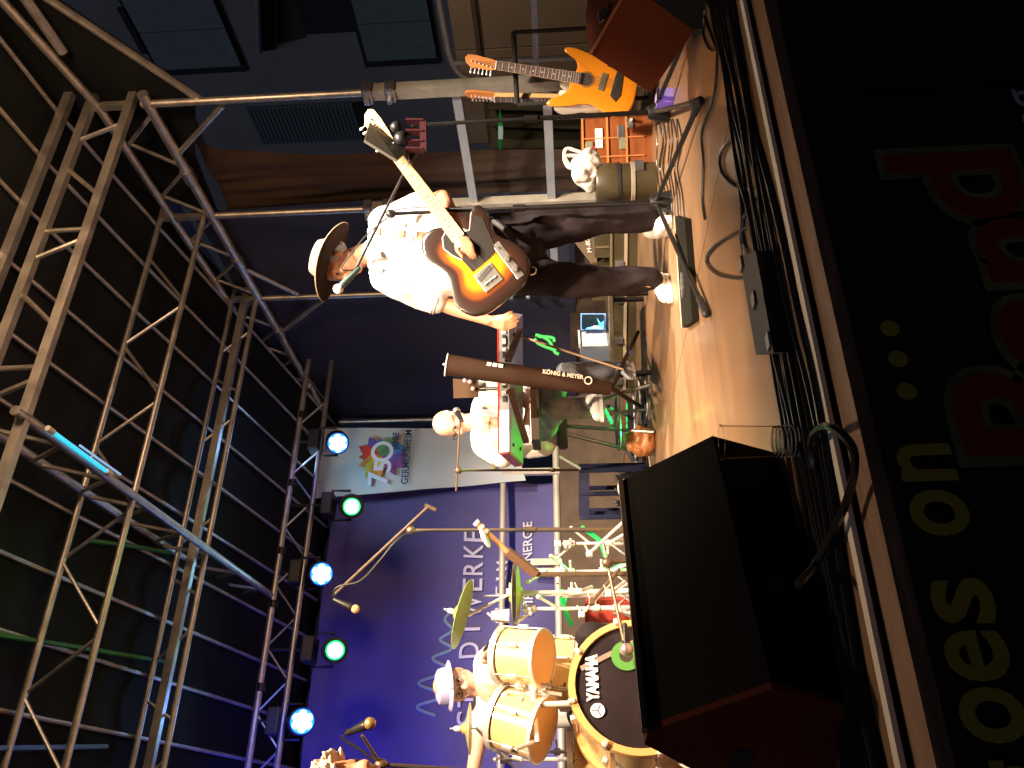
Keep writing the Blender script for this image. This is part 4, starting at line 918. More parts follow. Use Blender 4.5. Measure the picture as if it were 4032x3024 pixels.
MB().tube([Jd(1872, 2875, -.03)+(DN*math.cos(a)*.8-FW*math.sin(a))*.058 for a in [2*PI*i/20 for i in range(20)]], .012, 8, closed=True).build('wristband', mat('dark_band', (.08, .05, .04), .8), dr_, smooth=True)
capm = mat('lilac_cap', (.42, .40, .70), .7)
cp = thing('hat', 'pale lilac flat topped hat on the drummer\'s head', 'hat', Pd(0, 0, .08))
kx, ky, kz = (Md @ V(1, 0, 0)), (Md @ V(0, 1, 0)), (Md @ V(0, 0, 1))
hb_ = Pd(0.0, 0, .055); kz2 = (kz*.9+up*.3).normalized(); kx2 = (kx-kz2*kx.dot(kz2)).normalized(); ky2 = kz2.cross(kx2)
MB().sheet(lambda u, v: hb_+kx2*((.085+.045*v)*1.1*math.cos(2*PI*u))+ky2*((.085+.045*v)*math.sin(2*PI*u))-kz2*.012*v*v, 36, 4).build('brim', capm, cp, smooth=True, solid=.003)
MB().lathe([(.096, -.004), (.095, .02), (.088, .045), (.065, .058), (.02, .060)], 32, hb_, kz2).build('crown', capm, cp, smooth=True)

# ---- musician at the left edge, mostly outside the frame
D3 = 2.7
Je = lambda X, Y, d=0.0: dep(X, Y, D3+d)
ed = thing('person', 'musician with tousled fair hair at the left edge, mostly out of frame', 'person', Je(2700, 3180))
sk = MB(); Fe = (RT*0.95-FW*.15+DN*.2); Ue = (-DN*.97+RT*.15)
Pe, Me = head(sk, Je(1390, 3115), Fe, Ue, 1.05)
sk.cap(Je(1460, 3165), .05, Je(1590, 3290), .06).cap(Je(1640, 3270), .06, Je(1640, 3400), .06).cap(Je(1700, 3340), .12, Je(2200, 3340), .12)
for s in (-1, 1): sk.cap(Je(2250, 3330+60*s), .09, Je(2650, 3340+70*s), .06).cap(Je(2650, 3340+70*s), .06, Je(3130, 3340+70*s), .04)
for s in (-1, 1): sk.cap(Je(1620, 3340+120*s), .05, Je(1950, 3370+160*s), .042).cap(Je(1950, 3370+160*s), .042, Je(2200, 3360+120*s, -.1), .03)
remesh(sk, 'body', SKIN, ed, .009, 2); eyes(Pe, 1.05, ed)
hb = MB(); random.seed(3)
for k in range(80):
    a = random.uniform(-1.9, 1.9); e = random.uniform(.2, 1.35); q = Pe(-.02+.10*math.cos(a)*math.cos(e), .085*math.sin(a)*math.cos(e), .035+.095*math.sin(e))
    d = (q-Pe(-.02, 0, .03)).normalized(); hb.cap(q-d*.015, .02, q+(d*.022+Fe*.024+Ue*random.uniform(-.012, .012)), .006, 6)
remesh(hb, 'hair', mat('fair_hair', (.60, .46, .36), .7), ed, .006, 1)  # hair in one even warm blond tone
s_ = MB()
for y_ in (3130, 3270): s_.cap(Je(1690, y_+130), .11, Je(2200, y_+130), .12)
s_.cap(Je(1650, 3260), .08, Je(1650, 3420), .08)
for s in (-1, 1): s_.cap(Je(1630, 3340+110*s), .08, Je(1830, 3360+145*s), .07)
remesh(s_, 'shirt', mat('dark_shirt', (.03, .03, .04), .8), ed, .016, 3)
s_ = MB()
for s in (-1, 1): s_.cap(Je(2200, 3330+50*s), .13, Je(2650, 3340+70*s), .09).cap(Je(2650, 3340+70*s), .08, Je(3100, 3340+70*s), .065)
remesh(s_, 'trousers', DARKCLOTH, ed, .016, 3)

# =================================================================== BAND GEAR
HOOP = mat('gold_hoop', (0.72, 0.42, 0.16), 0.3, 0.1, coat=0.5, var=0.1)
def drum(name, label, c, ax, r, h, lugs, bottom_col, group=None, parent=None):
    """c = centre of the bottom head, ax = upward axis"""
    ax = ax.normalized(); t = thing(name, label, 'drum', c, group)
    MB().lathe([(r, 0.02), (r, h-0.02)], 36, c, ax).build('shell', GOLDSH, t, smooth=True)
    for q in (0, h):
        MB().lathe([(r+.002, q-.014 if q else 0), (r+.012, q-.014 if q else 0), (r+.012, q+.014), (r+.002, q+.014)], 36, c, ax, ring=True).build('hoop', CHROME, t, smooth=True)
    MB().lathe([(r, 0.004), (r-.001, 0.006)], 36, c, ax).build('resonant_head', bottom_col, t)
    MB().lathe([(r, h-.006), (r-.001, h-.004)], 36, c, ax).build('batter_head', mat('white_head', (.75, .74, .7), .5), t)
    x, y = perp(ax)
    for k in range(lugs):
        a = 2*PI*k/lugs+.2; p = c+(x*math.cos(a)+y*math.sin(a))*(r+.010); d = (x*math.cos(a)+y*math.sin(a))
        MB().tube([p+ax*.0, p+ax*h], .003, 6).build('tension_rod', CHROME, t)
        MB().box(p+ax*h/2+d*.004, (.018, .018, .05), M=Matrix((d, ax.cross(d), ax)).transposed(), bev=.004).build('lug', CHROME, t)
    MB().lathe([(.012, 0), (.012, .002)], 10, c+ax*h*.6+(-FW)*r*1.0, -FW).build('badge', BLACKM, t)
    return t
TANH = mat('amber_drum_head', (0.62, 0.34, 0.12), 0.5, var=0.12, vscale=5)
up = V(0, 0, 1)
c = dep(2142, 2592, 3.78); drum('tom_drum', 'smaller gold tom drum right of the drummer\'s chest, bottom head showing', c, up*.90+FW*.42-RT*.06, .122, .21, 6, TANH, 'gold toms over the bass drum')
c = dep(2142, 2873, 3.72); drum('tom_drum', 'larger gold tom drum above the left of the bass drum', c, up*.90+FW*.42+RT*.10, .140, .22, 6, TANH, 'gold toms over the bass drum')
c = dep(2330, 3040, 3.9); ft = drum('floor_tom', 'gold floor tom at the left edge, low beside the bass drum', V(c.x, c.y, .20), up, .19, .38, 8, TANH)
for k in range(3):
    a = 2*PI*k/3+.5; MB().tube([V(c.x+.205*math.cos(a), c.y+.205*math.sin(a), .45), V(c.x+.21*math.cos(a), c.y+.21*math.sin(a), .012)], .006).build('leg', CHROME, ft)
c = dep(2230, 2650, 4.1); drum('snare_drum', 'snare drum half hidden between the two toms', V(c.x, c.y, .52), up+FW*.1, .17, .14, 8, TANH)
# bass drum
bc = dep(2428, 2698, 3.5); bc.z = .285; bn_ = V(.20, -.98, .03).normalized()
bd_ = thing('bass_drum', 'bass drum with dark front head, gold hoop and white lettering', 'drum', bc)
MB().lathe([(.268, -.40), (.268, -.03)], 48, bc, bn_).build('shell', GOLDSH, bd_, smooth=True)
for q in (-.03, -.42): MB().lathe([(.262, q), (.292, q), (.294, q+.02), (.290, q+.042), (.262, q+.042)], 48, bc, bn_, ring=True).build('hoop', HOOP, bd_, smooth=True)
MB().lathe([(.264, -.006), (.05, -.004)], 48, bc, bn_).build('front_head', mat('dark_drum_head', (.022, .015, .017), .32, var=.3, vscale=4), bd_)
bx = up.cross(bn_).normalized(); bx = bx if bx.dot(RT) > 0 else -bx; by = bn_.cross(bx); by = by if by.z > 0 else -by
for k in range(8):
    a = 2*PI*k/8+.25; d = bx*math.cos(a)+by*math.sin(a); p = bc+d*.278
    MB().tube([p+bn_*.02-d*0, p+bn_*-.40], .004, 6).build('tension_rod', CHROME, bd_)
    MB().box(p+bn_*.008+d*.008, (.028, .02, .05), M=Matrix((d, bn_.cross(d), bn_)).transposed(), bev=.005).build('claw', CHROME, bd_)
    MB().box(p+bn_*-.2+d*.012, (.022, .022, .06), M=Matrix((d, bn_.cross(d), bn_)).transposed(), bev=.005).build('lug', CHROME, bd_)
text('lettering', 'YAMAHA', frame(bc+by*.185+bx*.035+bn_*.003, bx, by, bn_), .068, wht, bd_, width=.205, ext=.001, offset=.0035)
ec_ = bc+by*.170-bx*.105+bn_*.003
MB().lathe([(.030, 0), (.030, .0015)], 28, ec_, bn_).build('emblem', wht, bd_)
for k in range(3):
    a = PI/2+k*2*PI/3; d = bx*math.cos(a)+by*math.sin(a); MB().bar(ec_+bn_*.002, ec_+d*.025+bn_*.002, .004, .001, up=bn_).build('emblem_fork', BLACKM, bd_)
rc = bc+bx*.128+by*.035+bn_*.003
MB().lathe([(.066, 0), (.066, .003), (.030, .003), (.030, 0)], 36, rc, bn_, ring=True).build('port_ring', mat('green_ring', (.07, .24, .04), .5), bd_, smooth=True)
MB().lathe([(.030, 0), (.030, .001)], 24, rc, bn_).build('port_hole', mat('dark_hole', (.03, .015, .008)), bd_)
MB().bar(bc+bx*.075+by*.235+bn_*.002, bc+bx*.225-by*.075+bn_*.002, .022, .001, up=bn_).build('tape_strip', mat('grey_tape', (.25, .18, .14), .5), bd_)
for s in (-1, 1): MB().tube([bc+bx*s*.26-by*.12-bn_*.1, V((bc+bx*s*.40).x, (bc+bx*s*.40).y, .012)], .008).build('spur', CHROME, bd_)
MB().tube([bc+by*.29-bn_*.2, bc+by*.50-bn_*.22], .013).tube([bc+by*.44-bn_*.22-bx*.16, bc+by*.47-bn_*.22+bx*.16], .012).build('tom_holder', CHROME, bd_, smooth=True)
for s in (-1, 1):
    MB().lathe([(.02, -.03), (.024, 0), (.02, .03)], 12, bc+by*.46-bn_*.22+bx*.1*s, bx).tube([bc+by*.46-bn_*.22+bx*.16*s, bc+by*.53-bn_*.18+bx*.2*s], .01).build('tom_clamp', CHROME, bd_, smooth=True)
def cymbal(label, c, ax, r, m, foot, colr=None, tilt_arm=None, boom=None):
    t = thing('cymbal', label, 'cymbal', c, 'cymbals of the drum kit'); ax = ax.normalized()
    MB().lathe([(r, -.0), (r*.99, .003), (r*.6, .014), (r*.24, .024), (r*.18, .040), (r*.06, .050), (.006, .050)], 40, c, ax).build('plate', m, t, smooth=True)
    MB().lathe([(.012, .05), (.014, .07), (.006, .085)], 10, c, ax).build('felt', WHITEP, t); MB().tube([c-ax*.03, c+ax*.10], .004).build('rod', CHROME, t)
    MB().box(c+ax*.092, (.03, .006, .012), M=Matrix((perp(ax)[0], perp(ax)[1], ax)).transposed()).build('wing_nut', CHROME, t)
    if foot is not None:
        st = thing('cymbal_stand', 'chrome stand with boom arm holding the '+label.split(' cymbal')[0]+' cymbal', 'stand', V(foot.x, foot.y, 0))
        top = boom if boom is not None else c-ax*.03
        col_top = V(foot.x, foot.y, top.z if boom is not None else c.z-.15)
        MB().tube([V(foot.x, foot.y, .15), V(foot.x, foot.y, .55)], .014).tube([V(foot.x, foot.y, .5), col_top], .010).build('column', CHROME, st, smooth=True)
        MB().tube([col_top+(col_top-c)*.25, c-ax*.03], .008).build('boom_arm', CHROME, st, smooth=True)
        for zz in (.55, col_top.z): MB().lathe([(.02, -.02), (.022, .02)], 12, V(foot.x, foot.y, zz)).tube([V(foot.x, foot.y, zz), V(foot.x+.045, foot.y-.02, zz)], .006).build('clamp', CHROME, st, smooth=True)
        for k in range(3):
            a = 2*PI*k/3+.4; e_ = V(foot.x+.24*math.cos(a), foot.y+.24*math.sin(a), .012)
            MB().bar(V(foot.x, foot.y, .32), e_, .018, .006).build('leg', CHROME, st); MB().ball(e_, .014, n=6).build('rubber_foot', RUBBER, st)
    return t
BRZ = mat('brass_cymbal', (.50, .46, .17), .35, .35, var=.1, vscale=3)
cc_ = dep(1822, 2418, 4.15); f1 = dep(2300, 2330, 4.2)
cymbal('large green lit cymbal tilted on its boom, left of the wave line', cc_, up*.95+FW*.12+RT*.22, .175, mat('green_lit_brass', (.26, .36, .10), .4, .2), f1, boom=dep(2005, 2240, 4.2))  # green stage light is put into the brass colour
hc_ = dep(2024, 2345, 4.25); f2 = dep(2400, 2300, 4.3)
hh = thing('hi_hat', 'pair of hi-hat cymbals on a chrome stand, seen edge on', 'cymbal', V(hc_.x, hc_.y, 0), 'cymbals of the drum kit')
for q, s in ((0, 1), (-.022, -1)): MB().lathe([(.165, 0), (.1, .008*s), (.04, .014*s), (.03, .026*s), (.006, .03*s)], 36, hc_+up*q, up).build('plate', BRZ, hh, smooth=True)
MB().tube([V(hc_.x, hc_.y, .1), V(hc_.x, hc_.y, .6)], .014).tube([V(hc_.x, hc_.y, .5), hc_+up*.16], .005).build('column', CHROME, hh, smooth=True)
for k in range(3):
    a = 2*PI*k/3; MB().bar(V(hc_.x, hc_.y, .28), V(hc_.x+.22*math.cos(a), hc_.y+.22*math.sin(a), .012), .018, .006).build('leg', CHROME, hh)
MB().bar(V(hc_.x, hc_.y, .02), V(hc_.x+.08, hc_.y+.24, .08), .07, .012).build('pedal', STEEL, hh)
cymbal('brass crash cymbal at the far left of the drum kit, edge on', dep(1852, 2868, 4.0), up*.98-FW*.05, .12, BRZ, dep(2300, 2990, 4.1))
s_ = thing('drumstick', 'pale drumstick in the drummer\'s near hand', 'drumstick', Jd(1905, 2560, -.33)); MB().tube([Jd(1935, 2590, -.36), Jd(1960, 2470, -.55)], [.007, .004], 8).build('stick', WOODM, s_, smooth=True)
for i, (X, Y) in enumerate(((2120, 2700), (2065, 2740), (2160, 2735))):
    p = dep(X, Y, 3.75); MB().tube([p-up*.06, p+up*.08+RT*.02], .009).ball(p+up*.09, .018, n=8).tube([p, p-FW*.05+up*.02], .006).build('fitting', CHROME, bd_, smooth=True)
# throne
c = Jd(2330, 2700); t = thing('drum_throne', 'round black drum stool under the drummer', 'stool', V(c.x, c.y, 0)); MB().lathe([(.15, 0), (.17, .03), (.16, .08), (.1, .09)], 24, V(c.x, c.y, c.z-.16)).build('seat', BLACKP, t, smooth=True)
for k in range(3): a = 2*PI*k/3; MB().tube([V(c.x, c.y, c.z-.2), V(c.x+.2*math.cos(a), c.y+.2*math.sin(a), .01)], .01).build('leg', CHROME, t)

# microphone stands
def mic(t, tip, d, foam=None, L=.17, r=.024, handle=BLACKM):
    d = d.normalized()
    MB().cap(tip-d*L, .011, tip-d*.03, .018, 12).build('microphone', handle, t, smooth=True)
    MB().ball(tip, r, r, r, n=10).build('mic_grille', foam or STEEL, t, smooth=True)
def stand(label, foot, top, boom_a, boom_b, m=BLACKM, base='round', clip=True, tripod=(), r=.0095, group=None, name='microphone_stand'):
    t = thing(name, label, 'microphone stand', V(foot.x, foot.y, 0), group)
    mid = foot.lerp(top, .55)
    MB().tube([V(foot.x, foot.y, .03), mid], r*1.35, 10).build('lower_tube', m, t, smooth=True); MB().tube([mid, top], r, 10).build('upper_tube', m, t, smooth=True)
    MB().lathe([(r*1.9, -.03), (r*2, .03)], 12, mid, (top-foot)).build('collar', m, t, smooth=True)
    if base == 'round': MB().lathe([(.03, .10), (.035, .09), (.05, .03), (.055, .0)], 24, V(foot.x, foot.y, .005)).build('hub', m, t, smooth=True)
    for e_ in tripod:
        MB().tube([V(foot.x, foot.y, .075), V(e_[0], e_[1], .018)], .0115, 8).build('leg', m, t, smooth=True)
        MB().cap(V(foot.x, foot.y, .075).lerp(V(e_[0], e_[1], .018), .9), .015, V(e_[0], e_[1], .018), .017, 8).build('rubber_foot', RUBBER, t, smooth=True)
    if boom_a is not None:
        MB().tube([boom_a, boom_b], r*.8, 8).build('boom', m, t, smooth=True)
        MB().ball(top, .022, .022, .026, n=8).tube([top, top-FW*.05], .006).build('swivel', m, t, smooth=True)
    return t
# singer's mic: pole at picture 2640,790 up to 1530,843
ft_, tp = at(2642, 793, z=0.0), dep(1540, 842, 3.98)
bA, bB = dep(1632, 600, 4.08), dep(1392, 1078, 3.92)
ms = stand('black boom stand reaching up to the guitarist\'s mouth', ft_, tp, bA, bB, tripod=[tuple(at(2775, 395, z=0))[:2], tuple(at(2800, 1235, z=0))[:2], (ft_.x+.22, ft_.y+.28)])
MB().cap(bA, .018, bA.lerp(bB, .07), .018, 10).build('counterweight', BLACKM, ms, smooth=True)
MB().tube([bB-DN*.0, bB+(bB-bA).normalized()*.03], .012).build('mic_clip', BLACKM, ms)
tip = dep(1332, 1138, 3.90); mdir = (tip-dep(1350, 1020, 4.0)).normalized()
mic(ms, tip, (tip-dep(1392, 1078, 3.92)), foam=mat('white_foam', (.75, .74, .72), .9), L=.14, r=.024, handle=mat('teal_handle', (.015, .04, .033), .5))
cable('microphone_cable', [tip-(tip-bB).normalized()*.13, dep(1345, 1060, 3.9), dep(1375, 1010, 3.9), dep(1440, 930, 3.93), dep(1530, 855, 3.94), dep(1600, 820, 3.96), dep(1900, 822, 3.9), dep(2300, 808, 3.88), dep(2600, 800, 3.86)], .0035, RUBBER, 'thin cable wound down the singer\'s microphone stand')
# tablet stand at 2620,450
ft_, tp = at(2635, 438, z=0.0), dep(1640, 492, 4.0)
ts = stand('black stand with a clamp tray and tilted tablet holder beside the front post', ft_, tp, None, None, tripod=[tuple(at(2740, 90, z=0))[:2], tuple(at(2765, 400, z=0))[:2], (ft_.x+.2, ft_.y+.25)], r=.009)
c0_, c1_, c2_, c3_ = dep(1452, 490, 3.98), dep(1600, 600, 3.98), dep(1560, 640, 3.86), dep(1432, 560, 3.86)
MB().add([c0_, c1_, c2_, c3_], [(0, 1, 2, 3)]).build('tablet_holder', mat('tablet_back', (.05, .042, .032), .5), ts, solid=.014)
MB().tube([tp, dep(1560, 560, 3.95)], .013).ball(dep(1580, 545, 3.95), .035, n=8).ball(dep(1560, 500, 3.95), .028, n=8).build('swivel', BLACKM, ts, smooth=True)
mar = mat('maroon_clamp', (.035, .008, .010), .8, spec=.1)
for Y in (478, 520, 560, 590): MB().bar(dep(1598, Y, 3.95), dep(1668, Y+1, 3.95), .012, .03).build('clamp_finger', mar, ts)
MB().bar(dep(1666, 474, 3.95), dep(1668, 594, 3.95), .02, .03).build('clamp_rail', mar, ts)

# keyboards on the column stand
RED = mat('red_lacquer', (.55, .035, .02), .3, coat=.4); UND = mat('pale_underside', (.24, .24, .25), .5)
kL0, kR0 = dep(1968, 1782, 4.62), dep(1966, 1290, 4.80); kL1, kR1 = dep(2004, 1776, 4.62), dep(2004, 1296, 4.80)
away = (dep(2060, 1826, 5.02)-kL1); aw2 = (dep(2058, 1238, 5.2)-kR1)
k1 = thing('keyboard', 'red topped electric keyboard in front of the seated player, upper of the two', 'keyboard', kL1)
b0 = [kL1+V(0, 0, .0), kR1, kR1+aw2, kL1+away]; t0 = [kL0, kR0, kR0+aw2+V(0, 0, .0), kL0+away]
MB().hexa(b0+t0).build('body', UND, k1)
e_ = up*.006
MB().hexa([p+e_*.2 for p in t0]+[p+e_*2 for p in t0]).build('top_panel', RED, k1)
nrm = (kR1-kL1).normalized()
MB().hexa([kL1-nrm*.002, kL1-nrm*.012, kL1+away-nrm*.012, kL1+away-nrm*.002, kL0-nrm*.002, kL0-nrm*.012, kL0+away-nrm*.012, kL0+away-nrm*.002]).build('end_cheek', mat('dark_red_cheek', (.32, .02, .03), .4), k1)
fr = -FW*.004
MB().hexa([kL1+fr, kL1.lerp(kR1, .33)+fr, kL1.lerp(kR1, .33)+fr*.2, kL1+fr*.2, kL0+fr, kL0.lerp(kR0, .33)+fr, kL0.lerp(kR0, .33)+fr*.2, kL0+fr*.2]).build('rear_panel', WHITEP, k1)
for i, f_ in enumerate((.42, .47, .52, .55, .60, .66, .78, .82, .86, .89, .93, .97)):
    p = (kL1.lerp(kR1, f_)+kL0.lerp(kR0, f_))/2+fr*2; MB().box(p, (.02 if i % 3 else .035, .012, .02), M=Matrix((nrm, up.cross(nrm), up)).transposed(), bev=.002).build('socket', CHROME if i % 2 else BLACKP, k1)
for u_, v_ in ((.07, .25), (.08, .75), (.3, .5), (.92, .3)):
    p = (kL1*(1-u_)+kR1*u_)+(away*(1-u_)+aw2*u_)*v_; MB().lathe([(.012, 0), (.010, -.01)], 12, p).build('rubber_foot', RUBBER, k1)
# a second, lower, closed keyboard on the arms
q0, q1 = dep(2106, 1535, 4.75), dep(2112, 1752, 4.65)
k2 = thing('keyboard', 'lower dark keyboard lying on the stand arms over the player\'s knees', 'keyboard', q0)
MB().bar(q0, q1, .26, .045).build('body', mat('dark_brown_casing', (.025, .014, .010), .6, spec=.2), k2)
MB().bar(q0+up*.024, q1+up*.024, .2, .006).build('keys', WHITEP, k2)
# column stand
cs = thing('keyboard_stand', 'tall dark brown column keyboard stand with pale maker lettering', 'stand', at(2450, 1540, z=0))
ct, cb = dep(1758, 1436, 4.42), dep(2405, 1530, 4.42)
colm = mat('brown_anodised', (.024, .011, .006), .5, .0, spec=.15, var=.15)
ax_ = (ct-cb).normalized(); sx_ = ax_.cross(FW).normalized(); sx_ = sx_ if sx_.dot(RT) > 0 else -sx_; fy_ = -FW
def ovalp(c_, a, b_): return [c_+sx_*(a*math.cos(q))+fy_*(b_*math.sin(q)) for q in [2*PI*i/16 for i in range(16)]]
vs = ovalp(cb, .036, .03)+ovalp(cb.lerp(ct, .25), .052, .032)+ovalp(cb.lerp(ct, .6), .056, .033)+ovalp(ct, .058, .033)
fs = [(j*16+i, j*16+(i+1) % 16, (j+1)*16+(i+1) % 16, (j+1)*16+i) for j in range(3) for i in range(16)]+[tuple(range(15, -1, -1)), tuple(48+i for i in range(16))]
MB().add(vs, fs).build('column', colm, cs, smooth=True)
MB().tube(ovalp(ct, .06, .035), .004, 6, closed=True).ball(ct+ax_*.012, .008, n=6).build('top_cap', CHROME, cs, smooth=True)
lt = frame(cb.lerp(ct, .5)+sx_*.040+fy_*.026, -ax_, (sx_*.75+fy_*-.5), (fy_*.8+sx_*.6))
def coltext(s_, f_, sz, w_):
    o_ = cb.lerp(ct, f_)+sx_*.036+fy_*.0345; yv = (-FW*0+sx_).normalized(); yv = (sx_*.86-fy_*.5).normalized()
    zv = ax_.cross(yv); zv = zv if zv.dot(fy_) > 0 else -zv; xv = yv.cross(zv)
    text('lettering', s_, frame(o_+zv*.003, xv, yv, zv), sz, mat('cream_print', (.62, .56, .46), .5), cs, width=w_, ext=.0005, offset=.001)
coltext('KÖNIG & MEYER', .30, .035, .22); 
for f_ in (.655, .69, .725): 
    p = cb.lerp(ct, f_+.02)+sx_*.036+fy_*.030; MB().box(p, (.024, .02, .006), M=Matrix((ax_, sx_, fy_)).transposed(), bev=.002).build('lock_button', mat('cream_print', (.62, .56, .46)), cs)
p = cb.lerp(ct, .145)+sx_*.025+fy_*.031; MB().lathe([(.022, 0), (.022, .003), (.016, .003), (.016, 0)], 20, p, fy_, ring=True).build('logo_ring', MATS['cream_print'], cs)
for a, b_ in ((dep(2398, 1528, 4.4), at(2512, 1308, z=.02)), (dep(2398, 1528, 4.4), at(2520, 1600, z=.02)), (dep(2398, 1530, 4.45), at(2470, 1420, z=.02))):
    MB().tube([a, a.lerp(b_, .06)-up*.01, b_], .014, 8).build('leg', colm, cs, smooth=True)
for a, b_ in ((dep(2010, 1535, 4.5), dep(2072, 1740, 4.75)), (dep(2000, 1420, 4.5), dep(2050, 1300, 4.85)), (dep(2100, 1530, 4.45), dep(2108, 1750, 4.7))):
    MB().bar(a, b_, .022, .035).build('arm', colm, cs)
# player's microphone on a side stand
f3, t3 = at(2478, 1850, z=0), dep(1805, 1852, 5.0)
ks = stand('slim boom stand crossing in front of the keyboard player', f3, t3, dep(1796, 1932, 5.0), dep(1812, 1640, 4.98), tripod=[(f3.x+.25, f3.y), (f3.x-.15, f3.y+.2), (f3.x-.15, f3.y-.2)], m=mat('bronze_tube', (.16, .11, .07), .4, .6), r=.008)
mic(ks, dep(1797, 1618, 5.0), RT*.4+FW*.8-DN*.3, L=.13, foam=mat('pale_grille', (.55, .55, .55), .3, .8))
t = thing('music_stand', 'brown music desk with clips behind the keyboard, beside the column stand', 'music stand', dep(1880, 1530, 5.0))
MB().hexa([dep(1885, 1500, 4.98), dep(1885, 1565, 4.98), dep(1885, 1565, 5.0), dep(1885, 1500, 5.0), dep(1783, 1490, 5.06), dep(1786, 1568, 5.06), dep(1786, 1568, 5.08), dep(1783, 1490, 5.08)]).build('desk', mat('brown_desk', (.06, .034, .02), .8, spec=.1), t)
for X, Y in ((1830, 1498), (1850, 1503), (1862, 1530)): MB().ball(dep(X, Y, 4.96), .014, n=6).build('clip', CHROME, t, smooth=True)
MB().tube([dep(1885, 1530, 5.0), dep(1985, 1530, 4.95)], .01).build('stem', BLACKM, t)
tag(MB().hexa([dep(1962, 1488, 5.02), dep(1962, 1540, 5.02), dep(1962, 1540, 5.03), dep(1962, 1488, 5.03), dep(1882, 1490, 5.05), dep(1884, 1542, 5.05), dep(1884, 1542, 5.06), dep(1882, 1490, 5.06)]).build('song_sheet', mat('pale_teal_paper', (.40, .58, .52), .8)), 'pale teal song sheet standing between the music desk and the keyboard', 'paper')
# overhead drum mic
f4, t4 = at(2560, 2090, z=0), dep(1618, 2088, 4.3)
f4 = dep(2560, 2085, 4.35); f4.z = 0
BRZT = MATS['bronze_tube']
os_ = stand('tall bronze coloured boom stand holding the microphone over the cymbals', f4, t4, dep(1692, 1990, 4.35), dep(1312, 2345, 4.15), m=BRZT, tripod=[(f4.x+.3, f4.y), (f4.x-.15, f4.y+.25), (f4.x-.15, f4.y-.25)], r=.009)
MB().tube([dep(1672, 1988, 4.35), dep(1716, 2008, 4.35)], .011).build('boom_handle', BRZT, os_)
mic(os_, dep(1400, 2398, 4.12), dep(1400, 2398, 4.12)-dep(1320, 2362, 4.14), foam=mat('tan_foam', (.42, .24, .12), .9), L=.12, r=.022)
cable('microphone_cable', [dep(1312, 2345, 4.13), dep(1330, 2310, 4.12), dep(1420, 2285, 4.13), dep(1500, 2200, 4.18), dep(1560, 2130, 4.2), dep(1640, 2092, 4.25), dep(1900, 2090, 4.28), dep(2300, 2092, 4.3)], .005, RUBBER, 'cable wound along the overhead microphone boom')
# left vocal mic
f5 = Je(2700, 3100, .6); f5.z = 0; t5 = dep(1500, 3010, 3.1)
vs_ = stand('boom stand at the left edge with a ball microphone above the drummer', f5, t5, t5, dep(1425, 2895, 3.05), m=BRZT, tripod=[(f5.x+.25, f5.y+.1), (f5.x-.2, f5.y+.1), (f5.x, f5.y-.25)], r=.008)
mic(vs_, dep(1457, 2848, 3.02), dep(1457, 2848, 3.02)-dep(1345, 2895, 3.1), L=.13, r=.022, foam=mat('bronze_grille', (.40, .28, .12), .4, .6))
cable('microphone_cable', [dep(1347, 2896, 3.1), dep(1360, 2915, 3.1), dep(1430, 2960, 3.1), dep(1490, 3000, 3.1), dep(1560, 3015, 3.1), dep(1900, 3040, 3.1)], .005, RUBBER, 'cable looping from the microphone at the left edge')
# kick drum mic
kt = rc+bn_*.07+by*.0
f6 = dep(2520, 2200, 3.9); f6.z = 0; t6 = dep(2390, 2130, 3.75); 
km = stand('low boom stand aiming a ball microphone at the bass drum', f6, dep(2392, 2215, 3.72), dep(2375, 2140, 3.8), kt+bx*.03+by*.01+bn_*.02, m=BRZT, tripod=[(f6.x+.2, f6.y), (f6.x-.1, f6.y+.2), (f6.x-.1, f6.y-.18)], r=.009)
mic(km, kt, -bn_*.3-bx*.9, L=.1, r=.030, foam=mat('shiny_grille', (.62, .52, .48), .28, .8))
# thick percussion arm with white egg
pa = thing('boom_arm', 'orange brown boom arm with a white egg shaped weight right of the drums', 'boom', dep(2110, 2260, 4.1))
MB().tube([dep(1876, 2058, 4.1), dep(1998, 2172, 4.1)], .014).build('upper_arm', mat('copper_tube', (.75, .38, .18), .35, .4), pa, smooth=True)
MB().tube([dep(1998, 2172, 4.1), dep(2112, 2262, 4.1)], .026).build('lower_arm', mat('brown_tube', (.12, .06, .035), .5), pa, smooth=True)
for X, Y in ((1876, 2058), (1895, 2076), (1912, 2094)): MB().lathe([(.019, -.008), (.019, .008)], 12, dep(X, Y, 4.1), dep(1998, 2172, 4.1)-dep(1876, 2058, 4.1)).build('collar', CHROME, pa, smooth=True)
MB().ball(dep(1910, 2120, 4.06), .045, .028, .028, M=Matrix((DN*.6-RT*-.0+FW*0-RT*.8, FW, RT)).transposed(), n=10).build('weight', WHITEP, pa, smooth=True)
fp_ = dep(2300, 2262, 4.1); MB().tube([dep(2112, 2262, 4.1), V(fp_.x, fp_.y, .02)], .013).build('post', BRZT, pa, smooth=True)
for k in range(3): a = 2*PI*k/3+.3; MB().tube([V(fp_.x, fp_.y, .25), V(fp_.x+.24*math.cos(a), fp_.y+.24*math.sin(a), .012)], .009).build('leg', BRZT, pa)
